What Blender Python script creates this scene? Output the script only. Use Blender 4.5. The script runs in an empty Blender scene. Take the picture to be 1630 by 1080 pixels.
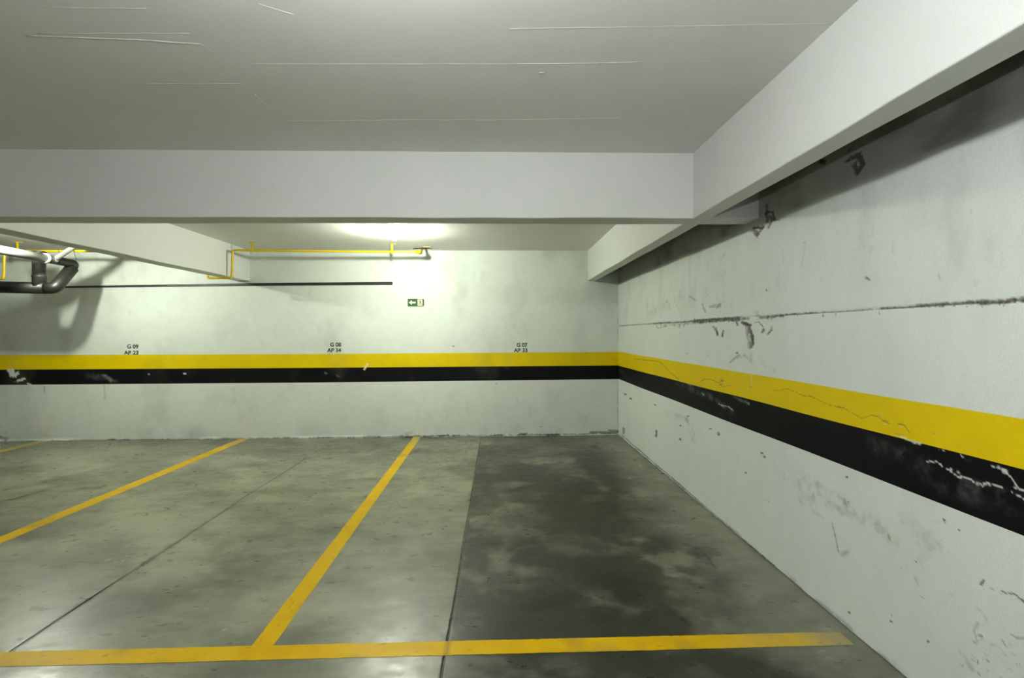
# Underground parking bay: corner of a garage with striped walls, concrete
# beams, gas pipe, drain pipe, ceiling lamps and painted bays.  Metres, Z up.
import bpy, bmesh, math, random
import numpy as np
from mathutils import Vector, Matrix

random.seed(11)
SC = bpy.context.scene
COL = SC.collection

# ------------------------------------------------------------ room dimensions
X_RIGHT, X_LEFT = 1.706, -10.0
Y_BACK, Y_FRONT = 6.902, -7.0
Z_CEIL = 2.617
BEAM_Z = 2.194                       # underside of every beam
RB0, RB1 = 1.272, 1.391              # beam beside the right wall
LB0, LB1 = -3.625, -3.438            # beam over the left bay line
CB0, CB1 = 3.165, 3.343              # cross beam

# marks on the surfaces, in metres: a0,b0,a1,b1, half widths, strength, kind
# (kind 0 grime, 1 bare concrete, 2 pale paint or lime, 3 rust / earth)
RIGHT_MARKS = [
(6.885,1.551,6.477,1.552,0.0258,0.0069,0.7,3),(6.477,1.552,6.115,1.55,0.023,0.0065,0.7,3),(6.115,1.55,5.791,1.552,0.0207,0.0062,0.7,3),(5.791,1.552,5.499,1.553,0.0186,0.0058,0.7,3),
(5.499,1.553,5.342,1.55,0.0172,0.0056,0.7,3),(6.885,1.545,6.477,1.546,0.0194,0.0052,0.5,0),(6.477,1.546,6.115,1.547,0.0173,0.0049,0.5,0),(6.115,1.547,5.791,1.551,0.0155,0.0046,0.5,0),
(5.791,1.551,5.499,1.549,0.014,0.0044,0.5,0),(5.499,1.549,5.342,1.551,0.013,0.0042,0.5,0),(5.342,1.552,5.092,1.552,0.03,0.01,0.75,0),(5.092,1.552,4.865,1.552,0.0273,0.0096,0.75,0),
(4.865,1.552,4.657,1.548,0.0252,0.0093,0.75,0),(4.657,1.548,4.465,1.549,0.0231,0.0088,0.75,0),(4.465,1.549,4.289,1.549,0.0215,0.0085,0.75,0),(4.289,1.549,4.152,1.549,0.02,0.0082,0.75,0),
(5.235,1.528,5.093,1.528,0.0294,0.01,0.45,0),(5.093,1.528,4.957,1.527,0.0279,0.0097,0.45,0),(4.957,1.527,4.829,1.527,0.0264,0.0096,0.45,0),(4.829,1.527,4.707,1.527,0.0252,0.0093,0.45,0),
(4.707,1.527,4.591,1.527,0.024,0.009,0.45,0),(4.591,1.527,4.481,1.533,0.0228,0.0088,0.45,0),(4.481,1.533,4.376,1.53,0.0219,0.0085,0.45,0),(4.376,1.53,4.275,1.53,0.0209,0.0084,0.45,0),
(4.275,1.53,4.179,1.532,0.02,0.0082,0.45,0),(4.179,1.532,4.087,1.534,0.0192,0.0081,0.45,0),(4.087,1.534,4.024,1.533,0.0183,0.0078,0.45,0),(4.22,1.549,4.062,1.544,0.0445,0.0185,0.8,0),
(4.062,1.544,3.915,1.545,0.0417,0.0182,0.8,0),(3.915,1.545,3.778,1.547,0.0389,0.0175,0.8,0),(3.778,1.547,3.651,1.548,0.0364,0.0171,0.8,0),(3.651,1.548,3.532,1.546,0.0336,0.0164,0.8,0),
(3.532,1.546,3.438,1.547,0.0319,0.0161,0.8,0),(4.289,1.554,4.126,1.554,0.0198,0.0081,0.5,1),(4.126,1.554,3.975,1.556,0.0183,0.0078,0.5,1),(3.975,1.556,3.834,1.556,0.0171,0.0075,0.5,1),
(3.834,1.556,3.703,1.555,0.0159,0.0074,0.5,1),(3.703,1.555,3.58,1.556,0.015,0.0071,0.5,1),(3.58,1.556,3.466,1.557,0.0139,0.0069,0.5,1),(3.466,1.557,3.393,1.557,0.0132,0.0067,0.5,1),
(3.466,1.541,3.358,1.545,0.022,0.011,0.55,0),(3.358,1.545,3.29,1.545,0.0207,0.0107,0.55,0),(3.306,1.557,3.208,1.559,0.0118,0.0063,0.45,3),(3.208,1.559,3.115,1.558,0.0113,0.0062,0.45,3),
(3.115,1.558,3.108,1.558,0.0111,0.0062,0.45,3),(3.146,1.548,3.056,1.546,0.018,0.01,0.7,0),(3.056,1.546,2.972,1.549,0.017,0.0097,0.7,0),(2.972,1.549,2.898,1.548,0.0165,0.0095,0.7,0),
(3.108,1.541,3.021,1.539,0.0249,0.014,0.45,3),(3.021,1.539,2.938,1.541,0.0238,0.0133,0.45,3),(2.938,1.541,2.866,1.541,0.0224,0.0133,0.45,3),(2.931,1.551,2.854,1.553,0.0096,0.0057,0.6,0),
(2.854,1.553,2.78,1.552,0.009,0.0056,0.6,0),(2.78,1.552,2.709,1.551,0.0086,0.0054,0.6,0),(2.709,1.551,2.643,1.553,0.0083,0.0053,0.6,0),(2.643,1.553,2.579,1.554,0.0078,0.0053,0.6,0),
(2.931,1.553,2.854,1.551,0.0096,0.0057,0.6,3),(2.854,1.551,2.78,1.552,0.009,0.0054,0.6,3),(2.78,1.552,2.709,1.553,0.0086,0.0054,0.6,3),(2.709,1.553,2.643,1.553,0.0083,0.0052,0.6,3),
(2.643,1.553,2.579,1.553,0.0078,0.0051,0.6,3),(2.579,1.552,2.518,1.554,0.0049,0.0033,0.55,3),(2.518,1.554,2.46,1.552,0.0047,0.0033,0.55,3),(2.46,1.552,2.405,1.551,0.0045,0.0031,0.55,3),
(2.405,1.551,2.352,1.551,0.0043,0.0031,0.55,3),(2.352,1.551,2.301,1.552,0.0041,0.003,0.55,3),(2.301,1.552,2.252,1.551,0.004,0.0029,0.55,3),(2.252,1.551,2.206,1.554,0.0038,0.0029,0.55,3),
(2.206,1.554,2.161,1.553,0.0037,0.0028,0.55,3),(2.161,1.553,2.146,1.551,0.0036,0.0028,0.55,3),(2.579,1.551,2.518,1.552,0.0039,0.0026,0.5,0),(2.518,1.552,2.46,1.551,0.0038,0.0026,0.5,0),
(2.46,1.551,2.405,1.552,0.0036,0.0025,0.5,0),(2.405,1.552,2.352,1.551,0.0034,0.0025,0.5,0),(2.352,1.551,2.301,1.553,0.0033,0.0024,0.5,0),(2.301,1.553,2.252,1.553,0.0032,0.0024,0.5,0),
(2.252,1.553,2.206,1.553,0.003,0.0023,0.5,0),(2.206,1.553,2.161,1.554,0.003,0.0023,0.5,0),(2.161,1.554,2.146,1.553,0.0029,0.0022,0.5,0),(2.343,1.557,2.293,1.559,0.0123,0.009,0.4,3),
(2.293,1.559,2.245,1.56,0.0117,0.0087,0.4,3),(2.245,1.56,2.241,1.56,0.0117,0.009,0.4,3),(2.146,1.553,2.104,1.552,0.0053,0.0042,0.75,0),(2.104,1.552,2.063,1.553,0.005,0.0041,0.75,0),
(2.063,1.553,2.024,1.553,0.0048,0.004,0.75,0),(2.024,1.553,1.986,1.554,0.0046,0.0039,0.75,0),(1.986,1.554,1.949,1.551,0.0045,0.0039,0.75,0),(1.949,1.551,1.92,1.553,0.0043,0.0038,0.75,0),
(2.146,1.553,2.104,1.554,0.007,0.0056,0.7,3),(2.104,1.554,2.063,1.554,0.0066,0.0056,0.7,3),(2.063,1.554,2.024,1.553,0.0064,0.0054,0.7,3),(2.024,1.553,1.986,1.552,0.0062,0.0052,0.7,3),
(1.986,1.552,1.949,1.554,0.006,0.0052,0.7,3),(1.949,1.554,1.92,1.554,0.0058,0.0052,0.7,3),(1.934,1.553,1.9,1.553,0.0073,0.0062,0.7,0),(1.9,1.553,1.866,1.552,0.007,0.006,0.7,0),
(1.866,1.552,1.834,1.554,0.0068,0.0062,0.7,0),(1.834,1.554,1.802,1.553,0.0065,0.006,0.7,0),(1.802,1.553,1.772,1.552,0.0062,0.0058,0.7,0),(1.772,1.552,1.743,1.553,0.006,0.0057,0.7,0),
(1.743,1.553,1.714,1.552,0.0057,0.0055,0.7,0),(1.714,1.552,1.689,1.553,0.0055,0.0055,0.7,0),(1.949,1.556,1.914,1.555,0.0102,0.0091,0.6,3),(1.914,1.555,1.88,1.556,0.0098,0.0088,0.6,3),
(1.88,1.556,1.847,1.555,0.0094,0.0088,0.6,3),(1.847,1.555,1.815,1.556,0.0091,0.0084,0.6,3),(1.815,1.556,1.784,1.554,0.0091,0.0084,0.6,3),(1.784,1.554,1.755,1.554,0.0084,0.0081,0.6,3),
(1.755,1.554,1.726,1.555,0.0084,0.008,0.6,3),(1.726,1.555,1.698,1.556,0.008,0.0081,0.6,3),(1.698,1.556,1.689,1.556,0.0077,0.0077,0.6,3),(1.7,1.551,1.673,1.551,0.0069,0.0066,0.75,0),
(1.673,1.551,1.647,1.551,0.0066,0.0066,0.75,0),(1.647,1.551,1.621,1.55,0.0063,0.0066,0.75,0),(1.621,1.55,1.597,1.552,0.006,0.0063,0.75,0),(1.597,1.552,1.573,1.552,0.006,0.0063,0.75,0),
(1.573,1.552,1.549,1.55,0.0057,0.0063,0.75,0),(1.549,1.55,1.527,1.551,0.0057,0.006,0.75,0),(1.527,1.551,1.525,1.55,0.0057,0.006,0.75,0),(1.7,1.553,1.673,1.552,0.0104,0.0103,0.55,3),
(1.673,1.552,1.647,1.553,0.0099,0.0099,0.55,3),(1.647,1.553,1.621,1.552,0.0094,0.0095,0.55,3),(1.621,1.552,1.597,1.552,0.009,0.0095,0.55,3),(1.597,1.552,1.573,1.553,0.009,0.0094,0.55,3),
(1.573,1.553,1.549,1.554,0.0085,0.009,0.55,3),(1.549,1.554,1.527,1.554,0.0086,0.0095,0.55,3),(1.527,1.554,1.525,1.552,0.0081,0.009,0.55,3),(2.15,1.544,2.144,1.528,0.0029,0.0022,0.7,3),
(2.528,1.542,2.532,1.53,0.0039,0.0026,0.7,3),(2.432,1.543,2.426,1.529,0.0036,0.0026,0.7,3),(4.673,1.532,4.684,1.511,0.013,0.0048,0.7,3),(4.543,1.533,4.57,1.498,0.0123,0.0047,0.7,0),
(4.435,1.533,4.463,1.501,0.0118,0.0046,0.7,0),(2.528,1.542,2.523,1.532,0.0038,0.0026,0.7,0),(1.684,1.546,1.681,1.536,0.0018,0.0018,0.7,3),(1.656,1.546,1.655,1.535,0.0017,0.0018,0.7,3),
(1.735,1.546,1.738,1.542,0.0019,0.0018,0.7,0),(1.603,1.547,1.607,1.535,0.0016,0.0017,0.7,0),(5.235,1.525,5.194,1.498,0.014,0.0047,0.6,0),(5.194,1.498,4.939,1.514,0.0132,0.0045,0.6,0),
(3.834,1.498,3.789,1.458,0.0163,0.0073,0.7,0),(3.789,1.458,3.767,1.429,0.0161,0.0073,0.7,0),(3.789,1.488,3.756,1.429,0.0118,0.0054,0.9,0),(3.671,1.463,3.682,1.42,0.0143,0.0067,0.95,0),
(3.868,1.504,3.778,1.444,0.0218,0.0098,0.4,1),(3.358,1.513,3.298,1.495,0.0294,0.015,1,1),(3.298,1.495,3.281,1.456,0.0283,0.015,1,1),(3.281,1.456,3.256,1.422,0.0283,0.0147,1,1),
(3.256,1.422,3.248,1.376,0.028,0.0147,1,1),(3.248,1.376,3.264,1.354,0.028,0.0147,1,1),(3.332,1.5,3.315,1.439,0.0207,0.0108,0.6,1),(3.315,1.439,3.289,1.379,0.0205,0.0107,0.6,1),
(3.289,1.379,3.281,1.345,0.0202,0.0105,0.6,1),(3.384,1.518,3.332,1.504,0.017,0.0088,0.85,0),(3.332,1.504,3.265,1.499,0.0164,0.0086,0.85,0),(3.273,1.473,3.256,1.418,0.0128,0.0069,0.8,0),
(3.256,1.418,3.24,1.368,0.0128,0.0067,0.8,0),(3.306,1.491,3.298,1.448,0.0123,0.0065,0.4,0),(3.466,1.529,3.447,1.502,0.0135,0.0067,0.8,0),(3.265,1.486,3.248,1.473,0.012,0.0063,0.9,2),
(3.208,1.514,3.161,1.517,0.0061,0.0033,0.8,0),(3.161,1.517,3.108,1.484,0.0059,0.0033,0.8,0),(3.122,1.448,3.1,1.472,0.0124,0.007,0.85,0),(3.107,1.443,3.078,1.463,0.0109,0.006,0.35,1),
(3.056,1.435,3.013,1.463,0.009,0.0051,0.75,1),(3.013,1.463,3.013,1.483,0.009,0.0051,0.75,1),(3.056,1.439,3.02,1.467,0.0049,0.0027,0.7,0),(3.975,1.572,3.951,1.572,0.0292,0.0128,0.8,2),
(3.823,1.573,3.801,1.572,0.0327,0.0147,0.8,2),(3.59,1.565,3.571,1.564,0.0336,0.0161,0.8,2),(3.513,1.562,3.494,1.561,0.023,0.0115,0.8,2),(4.901,1.767,4.776,1.666,0.0346,0.0124,0.35,0),
(4.624,1.719,4.559,1.656,0.0312,0.0118,0.35,0),(4.317,1.774,4.193,1.731,0.0201,0.0082,0.5,3),(4.318,1.757,4.247,1.702,0.0544,0.022,0.25,0),(4.049,1.69,4.012,1.641,0.0182,0.0079,0.6,3),
(4.012,1.641,3.987,1.619,0.0179,0.0078,0.6,3),(3.892,1.661,3.724,1.656,0.0324,0.0147,0.5,3),(3.779,1.64,3.714,1.67,0.0184,0.0086,0.5,3),(3.651,1.685,3.631,1.627,0.0149,0.007,0.4,3),
(5.43,1.676,5.235,1.708,0.0627,0.0207,0.25,0),(4.512,1.613,4.527,1.579,0.0304,0.0118,0.35,3),(3.714,2.016,3.631,2.041,0.0202,0.0096,0.45,3),(3.725,2.032,3.704,2.005,0.0206,0.0096,0.4,3),
(3.641,1.92,3.651,1.889,0.0198,0.0096,0.3,0),(5.342,1.658,4.938,1.738,0.1358,0.0462,0.12,0),(4.938,1.738,4.435,1.794,0.1127,0.042,0.12,0),(2.9,1.956,2.887,1.86,0.0094,0.0057,0.3,3),
(2.666,1.95,2.716,1.818,0.0082,0.0052,0.3,3),(2.688,1.944,2.666,1.957,0.0081,0.0051,0.4,0),(2.226,1.702,2.207,1.689,0.0076,0.0058,0.7,0),(2.218,1.707,2.233,1.677,0.0042,0.0032,0.4,3),
(3.071,1.723,3.064,1.714,0.0071,0.004,0.8,0),(3.184,1.58,3.169,1.546,0.0231,0.0123,0.35,3),(3.56,1.231,3.503,1.257,0.0188,0.0092,0.5,3),(3.503,1.257,3.428,1.288,0.018,0.009,0.5,3),
(3.456,1.268,3.349,1.291,0.0217,0.011,0.3,0),(3.349,1.291,3.306,1.271,0.0207,0.0107,0.3,0),(3.264,1.32,3.256,1.257,0.028,0.015,0.3,0),(3.256,1.257,3.231,1.225,0.0276,0.0147,0.3,0),
(3.231,1.258,3.207,1.276,0.0156,0.0082,0.4,0),(3.114,1.261,3.077,1.223,0.0182,0.01,0.2,0),(3.465,1.304,3.447,1.305,0.0108,0.0054,0.9,0),(4.39,1.262,4.361,1.263,0.0107,0.0042,0.7,0),
(3.272,1.201,3.256,1.202,0.0162,0.0084,0.3,3),(3.256,1.193,3.255,1.075,0.008,0.0042,0.5,2),(3.272,1.077,3.255,1.079,0.0081,0.0042,0.8,0),(3.034,1.222,2.978,1.218,0.0272,0.0156,0.3,0),
(2.338,2.293,2.28,2.29,0.0185,0.0135,1,1),(2.28,2.29,2.256,2.234,0.0175,0.013,1,1),(2.256,2.234,2.288,2.21,0.018,0.013,1,1),(2.288,2.21,2.313,2.254,0.018,0.0135,1,1),
(2.297,2.284,2.272,2.24,0.02,0.015,0.4,0),(2.347,2.266,2.321,2.233,0.0105,0.0075,0.8,2),(2.244,2.23,2.256,2.193,0.0078,0.0058,0.8,2),(2.368,2.285,2.351,2.285,0.0064,0.0045,0.9,0),
(2.552,2.353,2.522,2.336,0.022,0.0148,0.95,0),(2.343,2.337,2.334,2.334,0.0084,0.0062,0.8,0),(1.936,2.336,1.93,2.334,0.0058,0.005,0.6,0),(1.81,2.333,1.805,2.331,0.005,0.0046,0.6,0),
(1.726,2.341,1.722,2.338,0.0046,0.0046,0.7,0),(2.154,2.365,2.147,2.362,0.0072,0.0056,0.6,0),(2.69,2.258,2.582,2.286,0.0318,0.0204,0.4,0),(2.582,2.286,2.459,2.279,0.0288,0.0192,0.4,0),
(2.635,2.235,2.531,2.217,0.0229,0.0153,0.4,0),(2.934,2.209,2.819,2.223,0.0284,0.0167,0.4,0),(2.819,2.223,2.758,2.228,0.0265,0.0162,0.4,0),(2.169,2.351,2.206,2.303,0.009,0.007,0.3,0),
(2.436,2.255,2.492,2.193,0.0184,0.0128,0.3,0),(3.066,2.259,3.08,2.207,0.0213,0.012,0.85,0),(3.08,2.207,3.058,2.154,0.0213,0.0117,0.85,0),(3.066,2.215,3.002,2.196,0.0172,0.0098,0.9,0),
(3.002,2.196,2.988,2.146,0.017,0.0097,0.9,0),(3.102,2.22,3.095,2.203,0.011,0.006,0.9,2),(3.03,2.175,3.015,2.144,0.0172,0.01,0.9,1),(3.015,2.144,3.051,2.113,0.0175,0.01,0.9,1),
(3.044,2.159,3.058,2.103,0.0105,0.006,0.6,2),(2.974,2.142,2.933,2.133,0.0165,0.0097,0.6,0),(3.234,2.148,3.132,2.126,0.019,0.0102,0.95,0),(3.242,2.137,3.178,2.099,0.0269,0.0143,0.9,1),
(3.178,2.099,3.124,2.129,0.0262,0.0143,0.9,1),(3.225,2.109,3.178,2.07,0.0154,0.0084,0.8,3),(3.258,2.141,3.233,2.102,0.008,0.0042,0.9,2),(3.233,2.102,3.178,2.062,0.0077,0.0042,0.9,2),
(3.132,2.106,3.095,2.126,0.0088,0.0048,0.9,2),(2.858,1.733,2.861,1.698,0.0067,0.004,0.213134,0),(2.079,1.846,2.074,1.795,0.0058,0.0046,0.153697,0),(4.972,1.825,5.002,1.73,0.0254,0.009,0.188376,0),
(2.992,1.657,2.991,1.633,0.0151,0.0088,0.195859,0),(1.613,1.716,1.615,1.67,0.0032,0.0033,0.18622,0),(4.792,2.027,4.784,1.901,0.0299,0.011,0.140753,3),(1.883,1.913,1.878,1.889,0.0041,0.0036,0.197102,0),
(4.557,1.842,4.566,1.792,0.0317,0.0122,0.125718,0),(3.506,1.637,3.524,1.599,0.0183,0.0091,0.0969334,0),(2.545,1.73,2.545,1.707,0.0067,0.0045,0.19866,0),(3.684,1.874,3.669,1.844,0.0109,0.0052,0.207069,3),
(1.675,1.721,1.671,1.697,0.0051,0.0051,0.190159,3),(2.197,1.84,2.201,1.796,0.0092,0.0069,0.127606,0),(4.931,2.032,4.908,1.974,0.0419,0.0151,0.132078,3),(1.852,1.669,1.848,1.651,0.0051,0.0047,0.2066,0),
(2.116,1.855,2.118,1.838,0.0036,0.0028,0.212915,0),(1.84,1.617,1.835,1.596,0.0051,0.0045,0.149334,3),(1.574,1.834,1.57,1.788,0.0024,0.0025,0.147078,3),(3.73,1.704,3.723,1.609,0.0211,0.0098,0.203345,0),
(1.696,1.64,1.698,1.619,0.0034,0.0034,0.167752,0),(1.694,1.748,1.694,1.706,0.0031,0.0031,0.137619,0),(3.548,1.661,3.55,1.592,0.021,0.0103,0.136587,0),(2.185,1.946,2.191,1.885,0.0092,0.0072,0.208795,3),
(1.848,1.578,1.845,1.544,0.0051,0.0047,0.146758,3),(1.88,1.88,1.883,1.854,0.0068,0.0061,0.102865,3),(2.06,1.749,2.054,1.721,0.0059,0.0048,0.102053,0),(3.842,1.663,3.861,1.612,0.0257,0.0116,0.170067,3),
(1.705,1.642,1.703,1.605,0.0056,0.0056,0.202987,3),(4.945,1.95,4.983,1.824,0.0225,0.0079,0.137669,0),(1.773,1.731,1.777,1.711,0.0058,0.0053,0.11585,0),(2.399,1.92,2.4,1.894,0.0048,0.0034,0.217264,0),
(1.726,1.892,1.722,1.872,0.0028,0.0028,0.198802,0),(3.666,1.766,3.667,1.683,0.0129,0.006,0.195569,3),(2.008,1.584,2.002,1.552,0.007,0.0059,0.196726,3),(3.967,1.816,3.948,1.755,0.0278,0.0122,0.196458,0),
(2.239,2.013,2.237,1.983,0.0089,0.0066,0.172673,0),(1.869,1.749,1.865,1.702,0.003,0.0027,0.113045,0),(1.715,1.659,1.713,1.623,0.0041,0.0039,0.218242,0),(1.655,1.819,1.658,1.789,0.0049,0.0049,0.179541,0),
(3.874,1.929,3.861,1.825,0.0229,0.0102,0.0963493,3),(1.782,1.887,1.785,1.863,0.0061,0.0058,0.204686,0),(5.909,1.895,5.94,1.821,0.054,0.016,0.128295,0),(1.752,1.673,1.753,1.653,0.0042,0.004,0.0889489,3),
(1.746,1.795,1.744,1.752,0.0049,0.0047,0.141236,0),(3.779,1.798,3.782,1.692,0.016,0.0073,0.207196,3),(1.655,1.738,1.653,1.717,0.0031,0.0031,0.0921262,0),(6.089,1.122,5.571,1.134,0.0149,0.0045,0.62,0),
(5.571,1.134,5.134,1.145,0.0125,0.0041,0.62,0),(5.134,1.145,4.977,1.102,0.0113,0.0039,0.62,0),(4.977,1.102,4.83,1.062,0.0106,0.0038,0.62,0),(4.83,1.062,4.592,1.009,0.0098,0.0037,0.62,0),
(4.087,1.035,3.999,1.07,0.0073,0.0032,0.62,0),(3.999,1.07,3.868,1.072,0.0069,0.0031,0.62,0),(3.868,1.072,3.756,1.058,0.0065,0.003,0.62,0),(3.756,1.058,3.681,1.085,0.0062,0.0029,0.62,0),
(3.734,1.051,3.681,1.037,0.0062,0.0029,0.62,0),(3.681,1.037,3.531,1.062,0.0059,0.0028,0.62,0),(2.977,1.09,2.903,1.099,0.004,0.0023,0.62,0),(2.903,1.099,2.852,1.116,0.0038,0.0022,0.62,0),
(2.852,1.116,2.772,1.107,0.0036,0.0022,0.62,0),(2.772,1.107,2.685,1.093,0.0034,0.0022,0.62,0),(2.685,1.093,2.63,1.1,0.0032,0.0021,0.62,0),(2.63,1.1,2.577,1.09,0.0031,0.0021,0.62,0),
(2.577,1.09,2.501,1.077,0.003,0.002,0.62,0),(2.501,1.077,2.453,1.071,0.0028,0.002,0.62,0),(2.453,1.071,2.394,1.073,0.0027,0.0019,0.62,0),(2.394,1.073,2.363,1.072,0.0026,0.0019,0.62,0),
(2.363,1.072,2.32,1.06,0.0025,0.0019,0.62,0),(2.32,1.06,2.246,1.043,0.0024,0.0018,0.62,0),(2.246,1.043,2.192,1.069,0.0023,0.0017,0.62,0),(2.192,1.069,2.162,1.069,0.0022,0.0017,0.62,0),
(2.162,1.069,2.144,1.063,0.0022,0.0017,0.62,0),(2.144,1.063,2.108,1.05,0.0021,0.0017,0.62,0),(2.108,1.05,2.04,1.054,0.002,0.0016,0.62,0),(2.04,1.054,2.008,1.055,0.0019,0.0016,0.62,0),
(2.008,1.055,1.976,1.024,0.0019,0.0016,0.62,0),(2.151,1.068,2.144,1.069,0.0052,0.0042,0.6,1),(2.112,1.049,2.105,1.051,0.0068,0.0056,0.6,1),(2.03,1.053,2.024,1.055,0.0064,0.0054,0.6,1),
(3.692,1.079,3.671,1.081,0.0202,0.0096,0.6,1),(3.713,1.048,3.692,1.05,0.0153,0.0072,0.6,1),(1.871,1.046,1.866,1.047,0.0041,0.0037,0.6,1),(2.407,1.071,2.398,1.073,0.0058,0.004,0.6,1),
(2.033,1.007,1.986,0.999,0.0053,0.0044,1,2),(1.986,0.999,1.955,0.995,0.0051,0.0044,1,2),(1.955,0.995,1.928,0.999,0.0049,0.0043,1,2),(1.916,0.999,1.879,0.997,0.0029,0.0025,0.7,1),
(1.86,0.99,1.825,0.993,0.0026,0.0024,0.7,2),(1.825,0.993,1.786,0.995,0.0025,0.0024,0.7,2),(2.057,1.008,2.008,1.005,0.0032,0.0026,0.6,1),(1.899,0.933,1.854,0.942,0.003,0.0026,0.9,2),
(1.854,0.942,1.832,0.933,0.003,0.0026,0.9,2),(1.816,0.928,1.793,0.92,0.0029,0.0026,0.9,2),(1.793,0.92,1.765,0.909,0.0027,0.0026,0.9,2),(1.765,0.909,1.741,0.914,0.0026,0.0026,0.9,2),
(1.741,0.914,1.717,0.914,0.0026,0.0025,0.9,2),(1.717,0.914,1.701,0.906,0.0025,0.0025,0.9,2),(1.701,0.906,1.68,0.907,0.0024,0.0025,0.9,2),(1.676,0.904,1.658,0.921,0.0024,0.0024,0.9,2),
(1.658,0.921,1.64,0.918,0.0023,0.0024,0.9,2),(1.64,0.918,1.619,0.922,0.0023,0.0024,0.9,2),(1.619,0.922,1.603,0.917,0.0023,0.0023,0.9,2),(1.578,0.914,1.56,0.911,0.0021,0.0023,0.9,2),
(1.56,0.911,1.535,0.903,0.0021,0.0022,0.9,2),(1.756,0.993,1.739,0.981,0.0026,0.0025,0.9,2),(1.739,0.981,1.717,0.98,0.0025,0.0025,0.9,2),(1.641,0.983,1.624,0.979,0.0023,0.0024,0.9,2),
(1.624,0.979,1.603,0.982,0.0022,0.0024,0.9,2),(1.603,0.982,1.593,0.973,0.0022,0.0023,0.9,2),(1.593,0.973,1.579,0.964,0.0022,0.0023,0.9,2),(1.579,0.964,1.567,0.947,0.0022,0.0022,0.9,2),
(1.567,0.947,1.555,0.932,0.0022,0.0022,0.9,2),(1.555,0.932,1.536,0.932,0.0021,0.0023,0.9,2),(1.801,0.927,1.796,0.929,0.005,0.0048,0.8,2),(1.768,0.927,1.763,0.929,0.0048,0.0048,0.8,2),
(1.603,0.978,1.599,0.979,0.008,0.0084,0.8,2),(1.622,0.984,1.618,0.985,0.0053,0.0053,0.8,2),(1.653,0.916,1.649,0.917,0.0053,0.0055,0.8,2),(1.669,0.913,1.664,0.914,0.0044,0.0044,0.8,2),
(1.566,0.932,1.563,0.933,0.0048,0.0053,0.8,2),(1.758,0.911,1.753,0.913,0.0036,0.0035,0.8,2),(1.78,0.912,1.685,0.899,0.0161,0.0161,0.07,2),(1.685,0.899,1.598,0.905,0.0147,0.0147,0.07,2),
(2.199,0.941,2.007,0.931,0.0442,0.0364,0.05,2),(2.007,0.931,1.916,0.916,0.0377,0.0338,0.05,2),(1.887,0.873,1.731,0.862,0.0442,0.0391,0.04,2),(1.731,0.862,1.539,0.894,0.034,0.0374,0.04,2),
(4.289,0.976,4.234,0.955,0.0135,0.0055,0.3,2),(4.113,0.963,4.024,0.937,0.0124,0.0053,0.3,2),(4.592,0.962,3.903,0.932,0.0599,0.0243,0.1,2),(3.903,0.932,3.531,0.874,0.0468,0.0216,0.1,2),
(4.049,0.939,4.011,0.928,0.0085,0.0036,0.5,2),(3.745,0.898,3.681,0.893,0.0099,0.0047,0.55,2),(3.681,0.893,3.579,0.899,0.0094,0.0045,0.55,2),(3.579,0.899,3.511,0.881,0.0089,0.0044,0.55,2),
(3.713,0.913,3.66,0.882,0.0082,0.0038,0.4,2),(3.288,0.964,3.231,0.947,0.02,0.0105,0.4,2),(3.483,0.981,3.305,0.966,0.0217,0.011,0.25,2),(6.783,0.91,6.514,0.855,0.1444,0.0387,0.06,2),
(4.512,0.993,4.289,0.982,0.0216,0.0085,0.35,2),(6.297,0.597,6.237,0.605,0.0429,0.0121,0.9,0),(5.302,0.661,5.259,0.667,0.0246,0.0082,0.9,0),(4.56,0.443,4.529,0.45,0.026,0.01,0.9,0),
(3.903,0.672,3.879,0.677,0.0147,0.0066,0.9,0),(3.756,0.657,3.734,0.661,0.018,0.0083,0.9,0),(3.756,0.672,3.734,0.676,0.0106,0.0049,0.9,0),(3.128,0.664,3.113,0.668,0.0096,0.0053,0.9,0),
(3.098,0.647,3.083,0.651,0.0094,0.0053,0.9,0),(2.352,0.736,2.344,0.739,0.0069,0.005,0.9,0),(2.339,0.617,2.33,0.62,0.0042,0.0031,0.9,0),(1.826,0.727,1.82,0.729,0.0047,0.0043,0.9,0),
(1.952,0.505,1.946,0.508,0.0036,0.0031,0.9,0),(2.079,0.184,2.072,0.188,0.0058,0.0048,0.9,0),(2.332,0.077,2.323,0.082,0.0066,0.005,0.9,0),(4.56,0.574,4.528,0.58,0.0153,0.0059,0.9,0),
(6.581,0.619,6.515,0.627,0.0468,0.0127,0.9,0),(4.376,0.694,4.347,0.699,0.0141,0.0056,0.9,0),(4.674,0.813,4.641,0.818,0.0193,0.0073,0.9,0),(1.764,0.711,1.759,0.713,0.0029,0.0029,0.9,0),
(3.713,0.821,3.692,0.824,0.0103,0.0048,0.9,0),(3.338,0.477,3.321,0.482,0.0083,0.0043,0.9,0),(1.894,0.212,1.888,0.216,0.0036,0.0032,0.9,0),(5.239,0.392,5.26,0.326,0.0325,0.011,0.9,0),
(6.617,0.152,6.651,0.076,0.064,0.0172,0.6,0),(1.68,0.552,1.669,0.569,0.0044,0.0046,0.8,0),(1.671,0.572,1.667,0.574,0.0022,0.0022,0.9,0),(1.651,0.56,1.632,0.555,0.0021,0.0022,0.6,3),
(4.675,0.662,4.361,0.668,0.0684,0.0266,0.22,0),(4.361,0.668,4.261,0.564,0.0626,0.0252,0.22,0),(4.261,0.564,4.234,0.514,0.0603,0.0252,0.22,0),(4.436,0.672,4.247,0.594,0.0564,0.0224,0.2,3),
(4.94,0.618,4.592,0.657,0.084,0.031,0.13,0),(2.863,0.643,2.628,0.569,0.0969,0.0612,0.17,0),(2.628,0.569,2.382,0.586,0.0816,0.0561,0.17,0),(2.428,0.586,2.296,0.556,0.0559,0.0403,0.25,3),
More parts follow.
